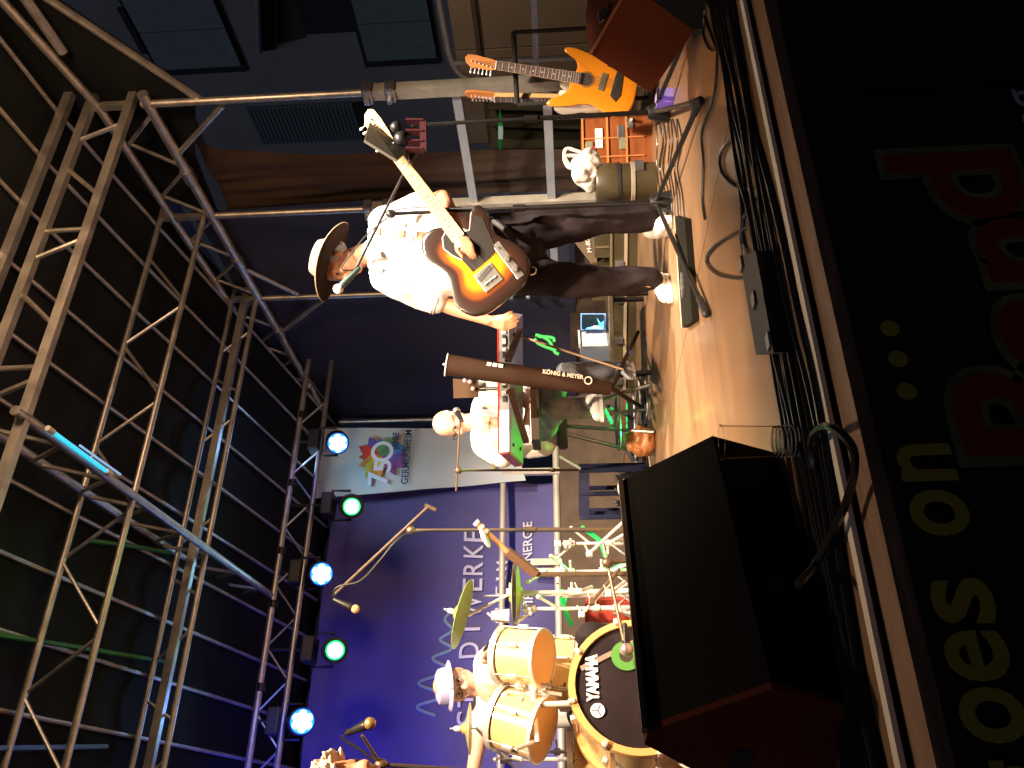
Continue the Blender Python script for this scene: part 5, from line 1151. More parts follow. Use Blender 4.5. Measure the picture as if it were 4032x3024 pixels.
# small metal clutter at the foot of the kit: clamps and rods
for i, (X, Y, X2, Y2, m_) in enumerate(((2320, 2180, 2460, 2050, CHROME), (2290, 2420, 2400, 2300, CHROME), (2330, 2370, 2440, 2240, BRZT), (2395, 2340, 2460, 2290, CHROME), (2280, 2330, 2330, 2310, CHROME))):
    p, q = dep(X, Y, 3.95), dep(X2, Y2, 4.05)
    if q.z < .02: q.z = .02
    if p.z < .02: p.z = .02
    tt_ = thing('hardware_rod', ('chrome rod slanting by the blue crate', 'chrome rod leaning beside the hi-hat pedal', 'bronze rod among the drum stands', 'short chrome rod at the foot of the hi-hat', 'small chrome rod under the hi-hat')[i], 'rod', q)
    MB().tube([p, q], .009).build('tube', m_, tt_, smooth=True); MB().box(p, (.03, .03, .03), bev=.005).build('clamp', m_, tt_); MB().tube([p, p+V(.04, -.02, .02)], .004).build('screw', CHROME, tt_)

# =================================================================== MONITORS, CASES AND THINGS ON THE FLOOR
blk = mat('black_speaker_paint', (.005, .0045, .0045), .85, spec=.12, var=.15, bump=.05, bscale=200); brn = mat('russet_speaker_paint', (.10, .020, .007), .8, spec=.08, var=.12, bump=.08, bscale=200)
grl = mat('black_grille', (.012, .012, .012), .6, bump=.5, bscale=300)
TLm, TRm = at(2548, 2852, z=.40), at(2453, 1907, z=.40); W_ = TRm-TLm; W_.z = 0; Wn = W_.normalized(); B_ = V(-Wn.y, Wn.x, 0); B_ = B_ if B_.dot(FW) > 0 else -B_
prof = [(0, .40), (-.155, .17), (-.09, 0), (.40, 0), (.40, .05), (.05, .405)]
wd = thing('stage_monitor', 'large black wedge monitor at the front of the stage, russet end panel', 'speaker', TLm-up*.4)
n = len(prof)
def pp(k, q, ex=0.0): b_, z = prof[k]; return V(TLm.x, TLm.y, 0)+W_*q+Wn*ex+B_*b_+up*z
MB().add([pp(k, 0) for k in range(n)]+[pp(k, 1) for k in range(n)], [tuple(range(n)), tuple(range(2*n-1, n-1, -1))]+[(k, (k+1) % n, n+(k+1) % n, n+k) for k in range(n)]).build('cabinet', blk, wd)
MB().add([pp(k, 0, -.016) for k in range(n)]+[pp(k, 0, -.001) for k in range(n)], [tuple(range(n)), tuple(range(2*n-1, n-1, -1))]+[(k, (k+1) % n, n+(k+1) % n, n+k) for k in range(n)]).build('end_panel', brn, wd)
MB().add([pp(k, 1, .016) for k in range(n)]+[pp(k, 1, .001) for k in range(n)], [tuple(range(n)), tuple(range(2*n-1, n-1, -1))]+[(k, (k+1) % n, n+(k+1) % n, n+k) for k in range(n)]).build('end_panel', blk, wd)
g0 = [pp(5, .03)+V(0, 0, .004), pp(5, .97)+V(0, 0, .004), pp(4, .97)+V(0, 0, .006), pp(4, .03)+V(0, 0, .006)]
MB().add(g0, [(0, 1, 2, 3)]).build('grille', grl, wd, solid=.01)
MB().bar(pp(0, -.02)+up*.006, pp(0, 1.02)+up*.006, .02, .012).build('edge_trim', mat('dusty_trim', (.13, .09, .07), .7, var=.4), wd)
for b_, z in ((.11, .20), (.22, .11)):
    c = V(TLm.x, TLm.y, 0)+B_*b_+up*z-Wn*.017
    MB().add([c+B_*(.048*math.cos(a))+up*(.024*math.sin(a)) for a in [2*PI*i/18 for i in range(18)]], [tuple(range(18))]).build('handle_recess', mat('recess_black', (.004, .004, .004), .9), wd, solid=.002)
MB().box(pp(1, .35).lerp(pp(2, .35), .4), (.05, .02, .04), M=Matrix((Wn, B_, up)).transposed()).build('socket', RUBBER, wd)
# russet monitor at the right
A_, C_, B2, D_ = dep(2326, 213, 3.30), dep(2563, 365, 3.30), dep(2736, 115, 3.02), dep(2478, -60, 2.98)
wm = thing('stage_monitor', 'russet wedge monitor tilted at the right edge, square back and end with handle slots', 'speaker', V(B2.x, B2.y, 0))
bk = FW*.22+RT*.10
MB().hexa([C_+bk*.6, B2+bk*.7+RT*.25, B2, C_, A_+bk*.5, D_+bk*.5+RT*.2, D_, A_]).build('cabinet', brn, wm)
E1, E2, E3 = dep(2309, 140, 3.42), dep(2306, 60, 3.42), dep(2322, -60, 3.35)
MB().add([A_-FW*.002, D_-FW*.002, E3, E2, E1], [(0, 1, 2, 3, 4)]).build('end_panel', mat('russet_end', (.07, .017, .009), .8, spec=.1, bump=.2), wm, solid=.012)
MB().tube([A_-FW*.003, D_-FW*.003], .006, 8).build('edge', mat('russet_edge', (.22, .06, .02), .5), wm)
for X, Y in ((2372, 70), (2418, -2)):
    q = [dep(X-19, Y-10, 3.2), dep(X+2, Y-34, 3.17), dep(X+20, Y-16, 3.16), dep(X+4, Y+18, 3.19), dep(X-14, Y+32, 3.2)]
    MB().add([p-FW*.02 for p in q], [tuple(range(5))]).build('handle_slot', MATS['recess_black'], wm, solid=.003)
    MB().tube([q[0]-FW*.024, q[4]-FW*.024, q[3]-FW*.024], .003).build('slot_rim', mat('worn_metal', (.5, .45, .38), .4, .8), wm)
gb_ = [B2+V(0, 0, -.0), D_]
MB().hexa([V(B2.x, B2.y, 0)+RT*.0, V(B2.x+.35, B2.y-.45, 0), V(B2.x+.6, B2.y-.2, 0), V(B2.x+.2, B2.y+.2, 0), B2+up*.01-FW*.0, D_-up*.01, D_+bk*.9, B2+bk*.9]).build('grille_side', grl, wm)

# multi effect strip, pedalboard
def quadbox(name, c4, h, m, label, cat, group=None, thing_=True):
    t = thing(name, label, cat, c4[0]); MB().hexa(list(c4)+[p+up*h for p in c4]).build('body', m, t); return t
c4 = [at(2990, 1005, z=0), at(3062, 985, z=0), at(3140, 1385, z=0), at(3062, 1395, z=0)]
t = quadbox('stage_box', c4, .055, BLACKP, 'black box with a row of chrome sockets lying by the front cables', 'stage box')
for k in range(9):
    p = c4[0].lerp(c4[3], .12+.095*k)+up*.03; d = (c4[0]-c4[1]).normalized()
    MB().lathe([(.0125, 0), (.0125, .004), (.009, .004), (.009, 0)], 14, p+d*.001, d, ring=True).build('socket', CHROME, t, smooth=True)
for q in (.1, .5, .9): MB().box(c4[0].lerp(c4[2], q)+up*.058, (.04, .03, .008), bev=.002).build('latch', STEEL, t)
c4 = [at(2682, 850, z=.0), at(2722, 862, z=0), at(2754, 1262, z=0), at(2712, 1290, z=0)]
t = quadbox('pedalboard', c4, .028, mat('dark_olive_case', (.012, .011, .008), .75, var=.2, spec=.1), 'long flat black pedalboard lying in front of the guitarist\'s shoes', 'pedalboard')
MB().tube([c4[0]+up*.03, c4[3]+up*.03], .004).build('edge_rail', mat('pale_edge', (.5, .42, .3), .4, .5), t)
for k in range(3): MB().box(c4[3].lerp(c4[0], .30+.06*k).lerp(c4[2].lerp(c4[1], .30+.06*k), .5)+up*.036, (.03, .05, .014), M=Matrix.Rotation(.5, 3, 'Z'), bev=.003).build('pedal', STEEL, t)
for k, (X, Y) in enumerate(((2668, 955), (2673, 972), (2676, 1062), (2670, 1098), (2694, 1178), (2688, 1222))):
    p = at(X, Y, z=.006); o = MB().ball(p, .007, .007, .005, n=6).build('floor_marker', mat('blue_white_led', (.4, .6, 1), .4, emit=(.5, .7, 1), es=.6), smooth=True); tag(o, 'tiny pale blue marker on the floor by the pedalboard, %s from the right' % ('first second third fourth fifth sixth'.split()[k]), 'marker', 'small markers by the pedalboard')
# glass
gl = bpy.data.materials.new('clear_plastic'); gl.use_nodes = True
def thin(m_, f_, tint):
    N = m_.node_tree.nodes; L = m_.node_tree.links; N.clear(); o_ = N.new('ShaderNodeOutputMaterial'); mx = N.new('ShaderNodeMixShader'); tr_ = N.new('ShaderNodeBsdfTransparent'); gs = N.new('ShaderNodeBsdfGlossy'); fr_ = N.new('ShaderNodeFresnel')
    fr_.inputs[0].default_value = f_; tr_.inputs[0].default_value = (*tint, 1); gs.inputs['Roughness'].default_value = .08; gs.inputs[0].default_value = (1, .97, .92, 1)
    L.new(fr_.outputs[0], mx.inputs[0]); L.new(tr_.outputs[0], mx.inputs[1]); L.new(gs.outputs[0], mx.inputs[2]); L.new(mx.outputs[0], o_.inputs[0])
thin(gl, 1.04, (.97, .965, .95))
wtr = bpy.data.materials.new('water'); wtr.use_nodes = True; thin(wtr, 1.10, (.86, .86, .85))
gc = at(3166, 1735, z=.001)
t = thing('drinking_glass', 'clear plastic cup standing at the stage edge beside the black monitor', 'cup', gc)
MB().lathe([(.034, .004), (.0345, .004+.02), (.036, .04), (.0365, .06), (.041, .190), (.0425, .192), (.0418, .188), (.0395, .188), (.035, .062), (.0345, .04), (.033, .024), (.0325, .010), (.0325, .0042)], 40, gc).build('cup_wall', gl, t, smooth=True)
MB().lathe([(.0320, .011), (.0335, .042), (.0345, .068), (.001, .068)], 32, gc).build('water', wtr, t, smooth=True)
for k in range(7): MB().tube([gc+V(.0362*math.cos(a), .0362*math.sin(a), .010+.009*k) for a in [2*PI*i/28 for i in range(28)]], .0013, 5, closed=True).build('ridge', mat('cup_ridge', (.5, .47, .43), .15, coat=.5), t, smooth=True)

# wooden amp with labels, white bag, drum bag
def px_box(D, X0, X1, Y0, Y1, dpt, zfloor=None):
    """front rectangle seen at distance D, box going back by dpt; returns corners bottom, top"""
    bl, br = dep(X1, Y1, D), dep(X1, Y0, D); 
    if zfloor is not None: bl = V(bl.x, bl.y, zfloor); br = V(br.x, br.y, zfloor)
    tl, tr_ = dep(X0, Y1, D), dep(X0, Y0, D); f = V(FW.x, FW.y, 0).normalized()*dpt
    tl = V(bl.x, bl.y, tl.z); tr_ = V(br.x, br.y, tr_.z)
    return [bl, br, br+f, bl+f, tl, tr_, tr_+f, tl+f]
ORW = mat('orange_wood', (.30, .085, .022), .4, var=.3, vscale=6, stretch=(1, 1, 8), coat=.2)
c8 = px_box(4.9, 2290, 2505, 452, 682, .25, 0.0)
am = thing('wooden_amp', 'orange brown wooden cabinet with little white labels behind the round case', 'amplifier', c8[0])
MB().hexa(c8).build('cabinet', ORW, am)
fx = (c8[1]-c8[0]); fz = up*(c8[4].z); f0 = c8[0]; nf = -V(FW.x, FW.y, 0).normalized()*.006
def fpt(u, v): return f0+fx*u+fz*v+nf
for u0, v in ((.0, .35), (.0, .62), (.0, .97)): MB().bar(fpt(0, v), fpt(1, v), .008, .012).build('trim', mat('orange_trim', (.72, .25, .08), .4), am)
for u in (.30, .62): MB().bar(fpt(u, .1), fpt(u, .95), .006, .008, up=V(1, 0, 0)).build('trim', MATS['orange_trim'], am)
for u, v in ((.72, .74), (.80, .74), (.64, .74), (.55, .74)): MB().box(fpt(u-.05, v), (.030, .004, .045), M=Matrix.Rotation(-math.radians(29.7), 3, 'Z')).build('label_plate', WHITEP, am)
for u, v, w_, m_ in ((.70, .42, .09, STEEL), (.52, .40, .07, mat('olive_plate', (.25, .25, .16), .5)), (.45, .85, .03, mat('red_knob', (.6, .03, .02), .4)), (.86, .3, .06, STEEL), (.5, .88, .05, MATS['olive_plate'])): MB().box(fpt(u, v), (w_, .008, .045), M=Matrix.Rotation(-math.radians(29.7), 3, 'Z'), bev=.003).build('fitting', m_, am)
oc = mat('olive_case', (.060, .045, .022), .38, var=.2, coat=.2)
cyl = dep(2500, 718, 4.75); cyl = V(cyl.x, cyl.y, 0)
ct_ = thing('round_case', 'round olive black drum case with a shiny band, under the white bag', 'case', cyl)
MB().lathe([(.108, 0), (.112, .02), (.112, .20), (.116, .215), (.116, .335), (.108, .345)], 32, cyl).build('shell', oc, ct_, smooth=True)
for z, m_ in ((.135, mat('bright_band', (.75, .66, .5), .3, .7)), (.215, BLACKP)): MB().lathe([(.1135, z-.012), (.1175, z-.010), (.1175, z+.010), (.1135, z+.012)], 32, cyl, ring=True).build('band', m_, ct_, smooth=True)
MB().bar(cyl+V(-.02, -.118, .10), cyl+V(.06, -.112, .10), .01, .05).build('catch', STEEL, ct_)
# white bag: crumpled
bg0 = dep(2290, 668, 4.72)
bagm = mat('white_bag', (.72, .68, .60), .7, bump=.5, bscale=25)
bt_ = thing('carrier_bag', 'crumpled white carrier bag with upright handles on top of the round case', 'bag', V(bg0.x, bg0.y, .345))
mbb = MB().cap(dep(2320, 700, 4.72), .055, dep(2322, 630, 4.72), .06).cap(dep(2290, 690, 4.7), .05, dep(2285, 640, 4.74), .045).cap(dep(2325, 735, 4.72), .03, dep(2300, 700, 4.72), .05)
remesh(mbb, 'bag_body', bagm, bt_, .009, 2, (.014, 14, (1, 1, 1)))
for o_ in (0, 14): MB().tube(smoothpts([dep(2290, 600+o_, 4.72), dep(2235, 585+o_*2, 4.72), dep(2222, 610+o_, 4.72), dep(2240, 645+o_, 4.72), dep(2285, 660, 4.72)], 5), [.012]*21 if False else .011, 6).build('handle', bagm, bt_, smooth=True)
# long flight case across the back of the floor
p0, p1 = at(2512, 775, z=0), at(2500, 1530, z=0); p0 = at(2514, 770, z=0)
dirc = (p1-p0).normalized(); bkc = V(-dirc.y, dirc.x, 0); bkc = bkc if bkc.dot(FW) > 0 else -bkc
lc = thing('flight_case', 'long low olive flight case with a bright edge strip behind the guitarist', 'case', p0)
MB().hexa([p0, p1, p1+bkc*.4, p0+bkc*.4]+[q+up*.20 for q in (p0, p1, p1+bkc*.4, p0+bkc*.4)]).build('case_body', oc, lc)
MB().bar(p0-bkc*.006+up*.085, p1-bkc*.006+up*.085, .012, .022).build('edge_strip', mat('bright_strip', (.80, .66, .45), .35, .6), lc)
MB().bar(p0-bkc*.006+up*.192, p1-bkc*.006+up*.192, .014, .016).build('edge_strip', mat('dull_strip', (.35, .27, .15), .4, .6), lc)
for q in (.12, .32, .5, .72, .95): MB().box(p0.lerp(p1, q)-bkc*.012+up*.13, (.05, .03, .06), M=Matrix((dirc, bkc, up)).transposed(), bev=.004).build('catch', STEEL, lc)
for q0_, q1_, h_ in ((.03, .30, .11), (.34, .52, .13)):
    a, b_ = p0.lerp(p1, q0_)+bkc*.05, p0.lerp(p1, q1_)+bkc*.05; t = thing('small_case', ('olive case standing on the long flight case, nearest the round case', 'olive case on the long flight case between the guitarist\'s legs')[h_ > .12], 'case', a+up*.2)
    MB().hexa([a+up*.2, b_+up*.2, b_+up*.2+bkc*.25, a+up*.2+bkc*.25]+[q+up*(.2+h_) for q in (a, b_, b_+bkc*.25, a+bkc*.25)]).build('body', oc, t)
    for f_ in (.2, .5, .8): MB().bar(a.lerp(b_, f_)-bkc*.004+up*.205, a.lerp(b_, f_)-bkc*.004+up*(.195+h_), .01, .02, up=bkc).build('rib', MATS['dull_strip'], t)
# brown cabinet seen between the legs
t = thing('speaker_cabinet', 'brown slanted speaker cabinet seen between the guitarist\'s legs', 'speaker', at(2380, 900, y=5.35))
MB().hexa([dep(2350, 1055, 6.2), dep(2352, 850, 6.2), dep(2352, 850, 6.5), dep(2350, 1055, 6.5), dep(2345, 1060, 6.2), dep(2180, 850, 6.2), dep(2180, 850, 6.5), dep(2345, 1060, 6.5)]).build('cabinet', mat('brown_tolex', (.12, .08, .045), .7, var=.2), t)
text('lettering', 'M-80', frame(dep(2318, 968, 6.18), (RT-DN*.2).normalized(), -DN, -FW), .05, WHITEP, t, width=.10, ext=.001)
c8 = px_box(6.1, 2284, 2352, 1030, 1052, .2); 
# tablet screen
t = thing('tablet', 'tablet with a dark screen and cyan picture standing right of the white box', 'screen', dep(2385, 1268, 5.5))
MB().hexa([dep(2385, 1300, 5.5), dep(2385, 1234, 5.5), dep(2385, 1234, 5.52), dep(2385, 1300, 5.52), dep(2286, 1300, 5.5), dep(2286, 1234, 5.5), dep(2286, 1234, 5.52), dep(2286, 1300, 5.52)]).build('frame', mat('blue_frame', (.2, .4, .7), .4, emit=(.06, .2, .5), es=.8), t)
MB().add([dep(2378, 1296, 5.49), dep(2378, 1238, 5.49), dep(2291, 1238, 5.49), dep(2291, 1296, 5.49)], [(0, 1, 2, 3)]).build('screen', mat('dark_screen', (.01, .015, .02), .2, emit=(.004, .02, .03), es=1), t)
MB().add([dep(2376, 1295, 5.485), dep(2378, 1262, 5.485), dep(2366, 1272, 5.485), dep(2350, 1252, 5.485), dep(2360, 1280, 5.485), dep(2312, 1290, 5.485), dep(2305, 1296, 5.485)], [tuple(range(7))]).build('screen_picture', mat('cyan_picture', (.1, .6, .9), .3, emit=(.08, .55, 1.0), es=2.0), t)
MB().add([dep(2374, 1294, 5.48), dep(2340, 1282, 5.48), dep(2318, 1294, 5.48)], [(0, 1, 2)]).build('screen_picture', mat('white_picture', (.8, .9, 1), .3, emit=(.7, .9, 1), es=1.5), t)
t = thing('speaker_box', 'small box with a white side and a grey side left of the tablet', 'box', dep(2432, 1358, 5.45))
c8 = [dep(2432, 1435, 5.50), dep(2432, 1358, 5.40), dep(2430, 1302, 5.55), dep(2430, 1380, 5.66)]; zt = dep(2286, 1358, 5.40).z
for p in c8: p.z = .26
MB().hexa(c8+[V(p.x, p.y, zt) for p in c8]).build('casing', mat('mid_grey_plastic', (.22, .25, .32), .5), t)
q = [c8[1], c8[2], c8[2], c8[1]]
MB().add([c8[1]-FW*.004+up*.01, c8[2]-FW*.004+up*.01, V(c8[2].x, c8[2].y, zt-.01)-FW*.004, V(c8[1].x, c8[1].y, zt-.01)-FW*.004], [(0, 1, 2, 3)]).build('white_side', WHITEP, t, solid=.006)
MB().bar(V(c8[1].x, c8[1].y, zt+.006), V(c8[2].x, c8[2].y, zt+.006), .03, .012).build('lid', WHITEP, t)
t = thing('low_table', 'low dark trolley under the tablet and the white box', 'trolley', V(c8[1].x, c8[1].y, 0))
ctr = (c8[0]+c8[2])/2+RT*.08; MB().box((ctr.x, ctr.y, .245), (.62, .40, .03), M=Matrix.Rotation(-.5, 3, 'Z'), bev=.004).build('table_top', oc, t)
for sx in (-1, 1):
    for sy in (-1, 1):
        o_ = Matrix.Rotation(-.5, 3, 'Z') @ V(.26*sx, .16*sy, 0); MB().bar(V(ctr.x, ctr.y, .0)+o_, V(ctr.x, ctr.y, .23)+o_, .025, .025, up=V(0, 1, 0)).build('leg', BLACKM, t)
# blue crate
bc8 = px_box(5.6, 2282, 2425, 1850, 2035, .30, 0.0)
cr = thing('bottle_crate', 'blue plastic crate on the floor behind the drum stands', 'crate', bc8[0]); bl_ = mat('blue_crate', (.009, .012, .055), .5)
b_, t_ = bc8[:4], bc8[4:]
for z0_, z1_ in ((0, .12), (.86, 1.0)):
    for i in range(4):
        a, c = b_[i].lerp(t_[i], (z0_+z1_)/2), b_[(i+1) % 4].lerp(t_[(i+1) % 4], (z0_+z1_)/2); MB().bar(a, c, .012, (t_[0].z)*(z1_-z0_)).build('rim', bl_, cr)
for i in range(4):
    for q in (0, .5): 
        a = b_[i].lerp(b_[(i+1) % 4], q); c = t_[i].lerp(t_[(i+1) % 4], q); MB().bar(a, c, .03, .014, up=V(0, 1, 0)).build('upright', bl_, cr)
MB().hexa([p+up*.01 for p in b_]+[p+up*.02 for p in b_]).build('base', bl_, cr)
ctr = (b_[0]+b_[2])/2
for i in range(3):
    for j in range(2):
        p = ctr+(b_[1]-b_[0])*(.28*(i-1))+(b_[3]-b_[0])*(.4*(j-.5)); tt_ = thing('bottle', 'dark bottle in the blue crate, %s row, %s' % (('front', 'back')[j], ('left', 'middle', 'right')[i]), 'bottle', p+up*.02, 'bottles in the blue crate')
        MB().lathe([(.03, 0), (.031, .12), (.012, .17), (.012, .20)], 14, p+up*.02).build('glass', mat('dark_glass', (.02, .02, .03), .15), tt_, smooth=True); MB().lathe([(.014, .198), (.014, .21)], 12, p+up*.02).build('cap', STEEL, tt_)
p = dep(2440, 1922, 5.1); p.z = 0
t = thing('table_fan', 'small white oval lamp on a short foot in front of the blue crate', 'lamp', p)
MB().ball(V(p.x, p.y, .215), .058, .03, .035, M=Matrix.Rotation(-.5, 3, 'Z'), n=10).build('shade', WHITEP, t, smooth=True); MB().tube([V(p.x, p.y, .0), V(p.x, p.y, .20)], .01).lathe([(.06, 0), (.05, .015)], 18, p).build('foot', WHITEP, t, smooth=True)
# red box, brown leather bag
c8 = px_box(4.5, 2310, 2450, 2372, 2452, .2, 0); t = thing('red_box', 'plain red box standing behind the bass drum hoop', 'box', c8[0]); MB().hexa(c8).build('body', mat('red_board', (.50, .06, .04), .6), t); MB().bar(c8[4]+up*.004, c8[5]+up*.004, .02, .01).build('lid_edge', mat('dark_red_edge', (.25, .02, .02), .6), t)
p = dep(2420, 1742, 5.2); p.z = .10
t = thing('leather_bag', 'small orange brown leather bag on the floor below the stool', 'bag', V(p.x, p.y, 0)); m_ = MB().cap(p+RT*.055+up*.0, .045, p-RT*.055, .04).cap(p+RT*.03+up*.06, .03, p-RT*.03+up*.05, .03).cap(p-up*.05+RT*.04, .05, p-up*.05-RT*.04, .05)
remesh(m_, 'bag_body', mat('tan_leather', (.42, .16, .05), .45, var=.3), t, .008, 2, (.008, 20, (1, 1, 1)))
# lit floor lamp bar and legs under the keyboards
gbar = thing('floor_lamp_bar', 'low lamp bar on the floor washing the keyboard stand green', 'stage light', at(2480, 1690, z=0))
ga, gb2 = at(2482, 1580, z=.03), at(2482, 1790, z=.03)
MB().bar(ga, gb2, .07, .05).build('housing', BLACKP, gbar)
ge_ = mat('green_glow', (.02, .5, .08), .4, emit=(.0, .62, .10), es=1.3); gcx = mat('cyan_glow', (.1, .6, .6), .4, emit=(.05, .55, .55), es=1.4)
for k in range(5):
    a = ga.lerp(gb2, .05+.19*k); c = ga.lerp(gb2, .18+.19*k); MB().bar(a+up*.029, c+up*.029, .045, .006).build('lens', ge_, gbar)
lamp('SPOT', 'green_floor_light', at(2525, 1705, z=.07), dep(2030, 1690, 4.8), 48, (0, 1.0, .05), .04, 62, .5)
lamp('SPOT', 'green_floor_light', ga.lerp(gb2, .9)+up*.08, cc_, 26, (0, 1.0, .06), .03, 16, .6)  # added beam that tints the cymbal green
lamp('SPOT', 'blue_floor_light', at(2500, 1400, z=.1), dep(2030, 1350, 5.0), 7, (.08, .12, 1.0), .04, 60, .5)
for i, (a, b2, m_, lb) in enumerate(((dep(2375, 1608, 4.95), at(2490, 1812, z=.02), mat('cyan_lit_tube', (.25, .55, .75), .35, .3), 'cyan lit stand leg slanting down to the cables under the stool'), (dep(2395, 1600, 4.9), at(2476, 1640, z=.02), mat('navy_tube', (.03, .05, .2), .4), 'short navy stand leg under the shoe'),  # first leg has the cyan stage light painted into its colour
        (dep(2200, 1795, 5.0), dep(2285, 1845, 5.0), MATS['pale_side'] if 'pale_side' in MATS else pale, 'pale strap end hanging from the left of the keyboard'), (dep(2020, 1315, 5.0), dep(2455, 1455, 4.7), mat('faint_strut', (.30, .20, .13), .5, .4), 'thin brown strut slanting from the keyboard end to the column foot'))):
    tag(MB().tube([a, b2], (.014, .012, .008, .007)[i], 8).build('stand_leg' if i < 2 else 'strut', m_, smooth=True), lb, 'strut')
for X0, Y0, X1, Y1 in ((2232, 1796, 2240, 1812), (2262, 1822, 2274, 1838)):
    pass
GC = mat('green_lit_cable', (.05, .45, .10), .5)  # green stage light painted into the cable colour
for i, pth in enumerate(([(2108, 1318), (2140, 1240+88), (2165, 1345), (2185, 1385), (2200, 1395)], [(2105, 1332), (2120, 1352), (2165, 1372), (2190, 1380)], [(2120, 1325), (2175, 1330), (2185, 1345)])):
    cable('green_light_cable', [dep(X, Y, 5.6) for X, Y in pth], .012, GC, ('thick green lit cable bending down beside the tablet', 'green lit cable end below the keyboard', 'short green lit loop beside the rear rail')[i], 'green lit cables behind the keyboard')
for i, pth in enumerate(([(2210, 2555-200), (2225, 2400), (2240, 2440), (2252, 2462)], [(2290, 2075), (2340, 2110), (2365, 2135), (2385, 2190)], [(2400, 2250), (2440, 2230), (2462, 2215)], [(2195, 2340), (2215, 2325), (2230, 2352), (2222, 2375)])):
    cable('green_light_cable', [dep(X, Y, 4.35) for X, Y in pth], .013 if i != 3 else .008, mat('green_light_strap', (.02, .60, .14), .4, emit=(0, .25, .05), es=.5), ('green lit strap hanging beside the small tom', 'green lit strap slanting by the blue crate', 'green lit strap near the monitor edge', 'thin green lit loop under the hi-hat')[i], 'green lit straps among the drum hardware')  # green stage light put in as base colour and faint glow

# --- cables on the floor
CB = mat('black_cable', (.012, .011, .010), .35, coat=.3)
random.seed(11)
for i in range(11):
    y0 = 1.635+.021*i; pts = []; ph = random.uniform(0, 6)
    for k in range(27):
        x = -.6+5.6*k/26; pts.append(V(x, y0+.020*math.sin(x*2.3+ph)+.035*noise.noise(V(x*1.9, i*3.1, 0))+.012*math.sin(x*(5+i*.7)+ph*2)+(.06*max(0, x-2.2) if i > 6 else 0), .008+.006*(i % 3)))
    cable('floor_cable', pts, .0062 if i % 3 else .0085, CB, 'black cable in the bundle along the front edge, %s from the edge' % ('first second third fourth fifth sixth seventh eighth ninth tenth eleventh'.split()[i]), 'cable bundle along the front edge', k=4)
def fc(pts, r, label, m=CB, ox=2016, oy=0, sc=1.6458, group='loose cables on the stage floor', k=6):
    P = []
    for i, (a, b_) in enumerate(pts): q = at(ox+a/sc, oy+b_/sc, z=r+.001); P.append(V(q.x, q.y, r+.001))
    cable('floor_cable', P, r, m, label, group, k)
fc([(1340, 20), (1330, 320), (1310, 600), (1230, 850), (1240, 1050), (1235, 1290), (1250, 1420)], .0055, 'cable running straight back past the russet monitor')
fc([(1380, 420), (1400, 600), (1440, 760), (1430, 870), (1350, 1000), (1360, 1120), (1440, 1210), (1530, 1225), (1620, 1190)], .006, 'cable making a wide hook in the middle of the floor')
fc([(1440, 250), (1480, 560), (1480, 850), (1465, 1100), (1495, 1380), (1490, 1560), (1520, 1700)], .007, 'thick cable running along inside the front bundle')
fc([(1360, 100), (1420, 330), (1460, 420), (1500, 600), (1500, 800), (1560, 950), (1620, 1150), (1610, 1350)], .005, 'thin cable wandering beside the front bundle at right')
fc([(1270, 520), (1130, 570), (950, 680), (890, 780), (950, 870), (1080, 910), (1230, 905)], .0065, 'brown black cable looping out of the stage box', ox=2300, oy=600, sc=1.843)
fc([(1120, 0), (1130, 250), (1150, 500), (1150, 640), (1175, 745), (1190, 780)], .006, 'cable ending in a silver plug near the stage box', ox=2300, oy=600, sc=1.843)
fc([(1270, 300), (1210, 400), (1160, 470), (1150, 560), (1165, 700)], .0055, 'short curved cable beside the silver plug', ox=2300, oy=600, sc=1.843)
fc([(1240, 430), (1290, 560), (1330, 660), (1400, 760)], .006, 'short cable running into the front bundle near the stage box', ox=2300, oy=600, sc=1.843)
fc([(1220, 30), (1320, 300), (1370, 310), (1440, 200)], .005, 'cable hook just below the russet monitor')
fc([(1250, 60), (1240, 220), (1280, 320), (1330, 330), (1400, 270), (1440, 120)], .005, 'cable arc in front of the russet monitor')
for i in range(9):
    X = 2585+i*11; fc([((X-2016+random.uniform(-6, 6))*1.6458, 470*1.6458), ((X-2016+8+random.uniform(-8, 8))*1.6458, 560*1.6458), ((X-2016-4+random.uniform(-8, 8))*1.6458, 660*1.6458), ((X-2016+14)*1.6458, 770*1.6458), ((X-2016+18+random.uniform(-8, 8))*1.6458, 900*1.6458)], .0035, 'thin cable between the two stand bases, %s from the back' % ('first second third fourth fifth sixth seventh eighth ninth'.split()[i]), group='thin cables between the stand bases')
for i in range(7):
    X = 2488+i*9; fc([((X-2016+random.uniform(-5, 5))*1.6458, 1500*1.6458), ((X-2016+8)*1.6458, 1600*1.6458), ((X-2016+random.uniform(-5, 12))*1.6458, 1700*1.6458), ((X-2016+14)*1.6458, 1800*1.6458), ((X-2016+26)*1.6458, 1895*1.6458)], .006, 'cable on the floor below the keyboards, %s from the back' % ('first second third fourth fifth sixth seventh'.split()[i]), m=mat('dusty_cable', (.05, .035, .028), .5) if i % 3 else mat('white_cable', (.6, .62, .66), .4), group='cables on the floor below the keyboards')
cable('white_cable', [at(2485, 470, z=.12), at(2500, 500, z=.08), at(2535, 530, z=.02), at(2548, 600, z=.01), at(2550, 655, z=.01)], .009, mat('cream_cable', (.70, .58, .38), .5), 'cream cable curving from the wooden cabinet to the floor')
cr_ = lambda a, b_, **k: at(2400+a/1.659, 1500+b_/1.659, **k)
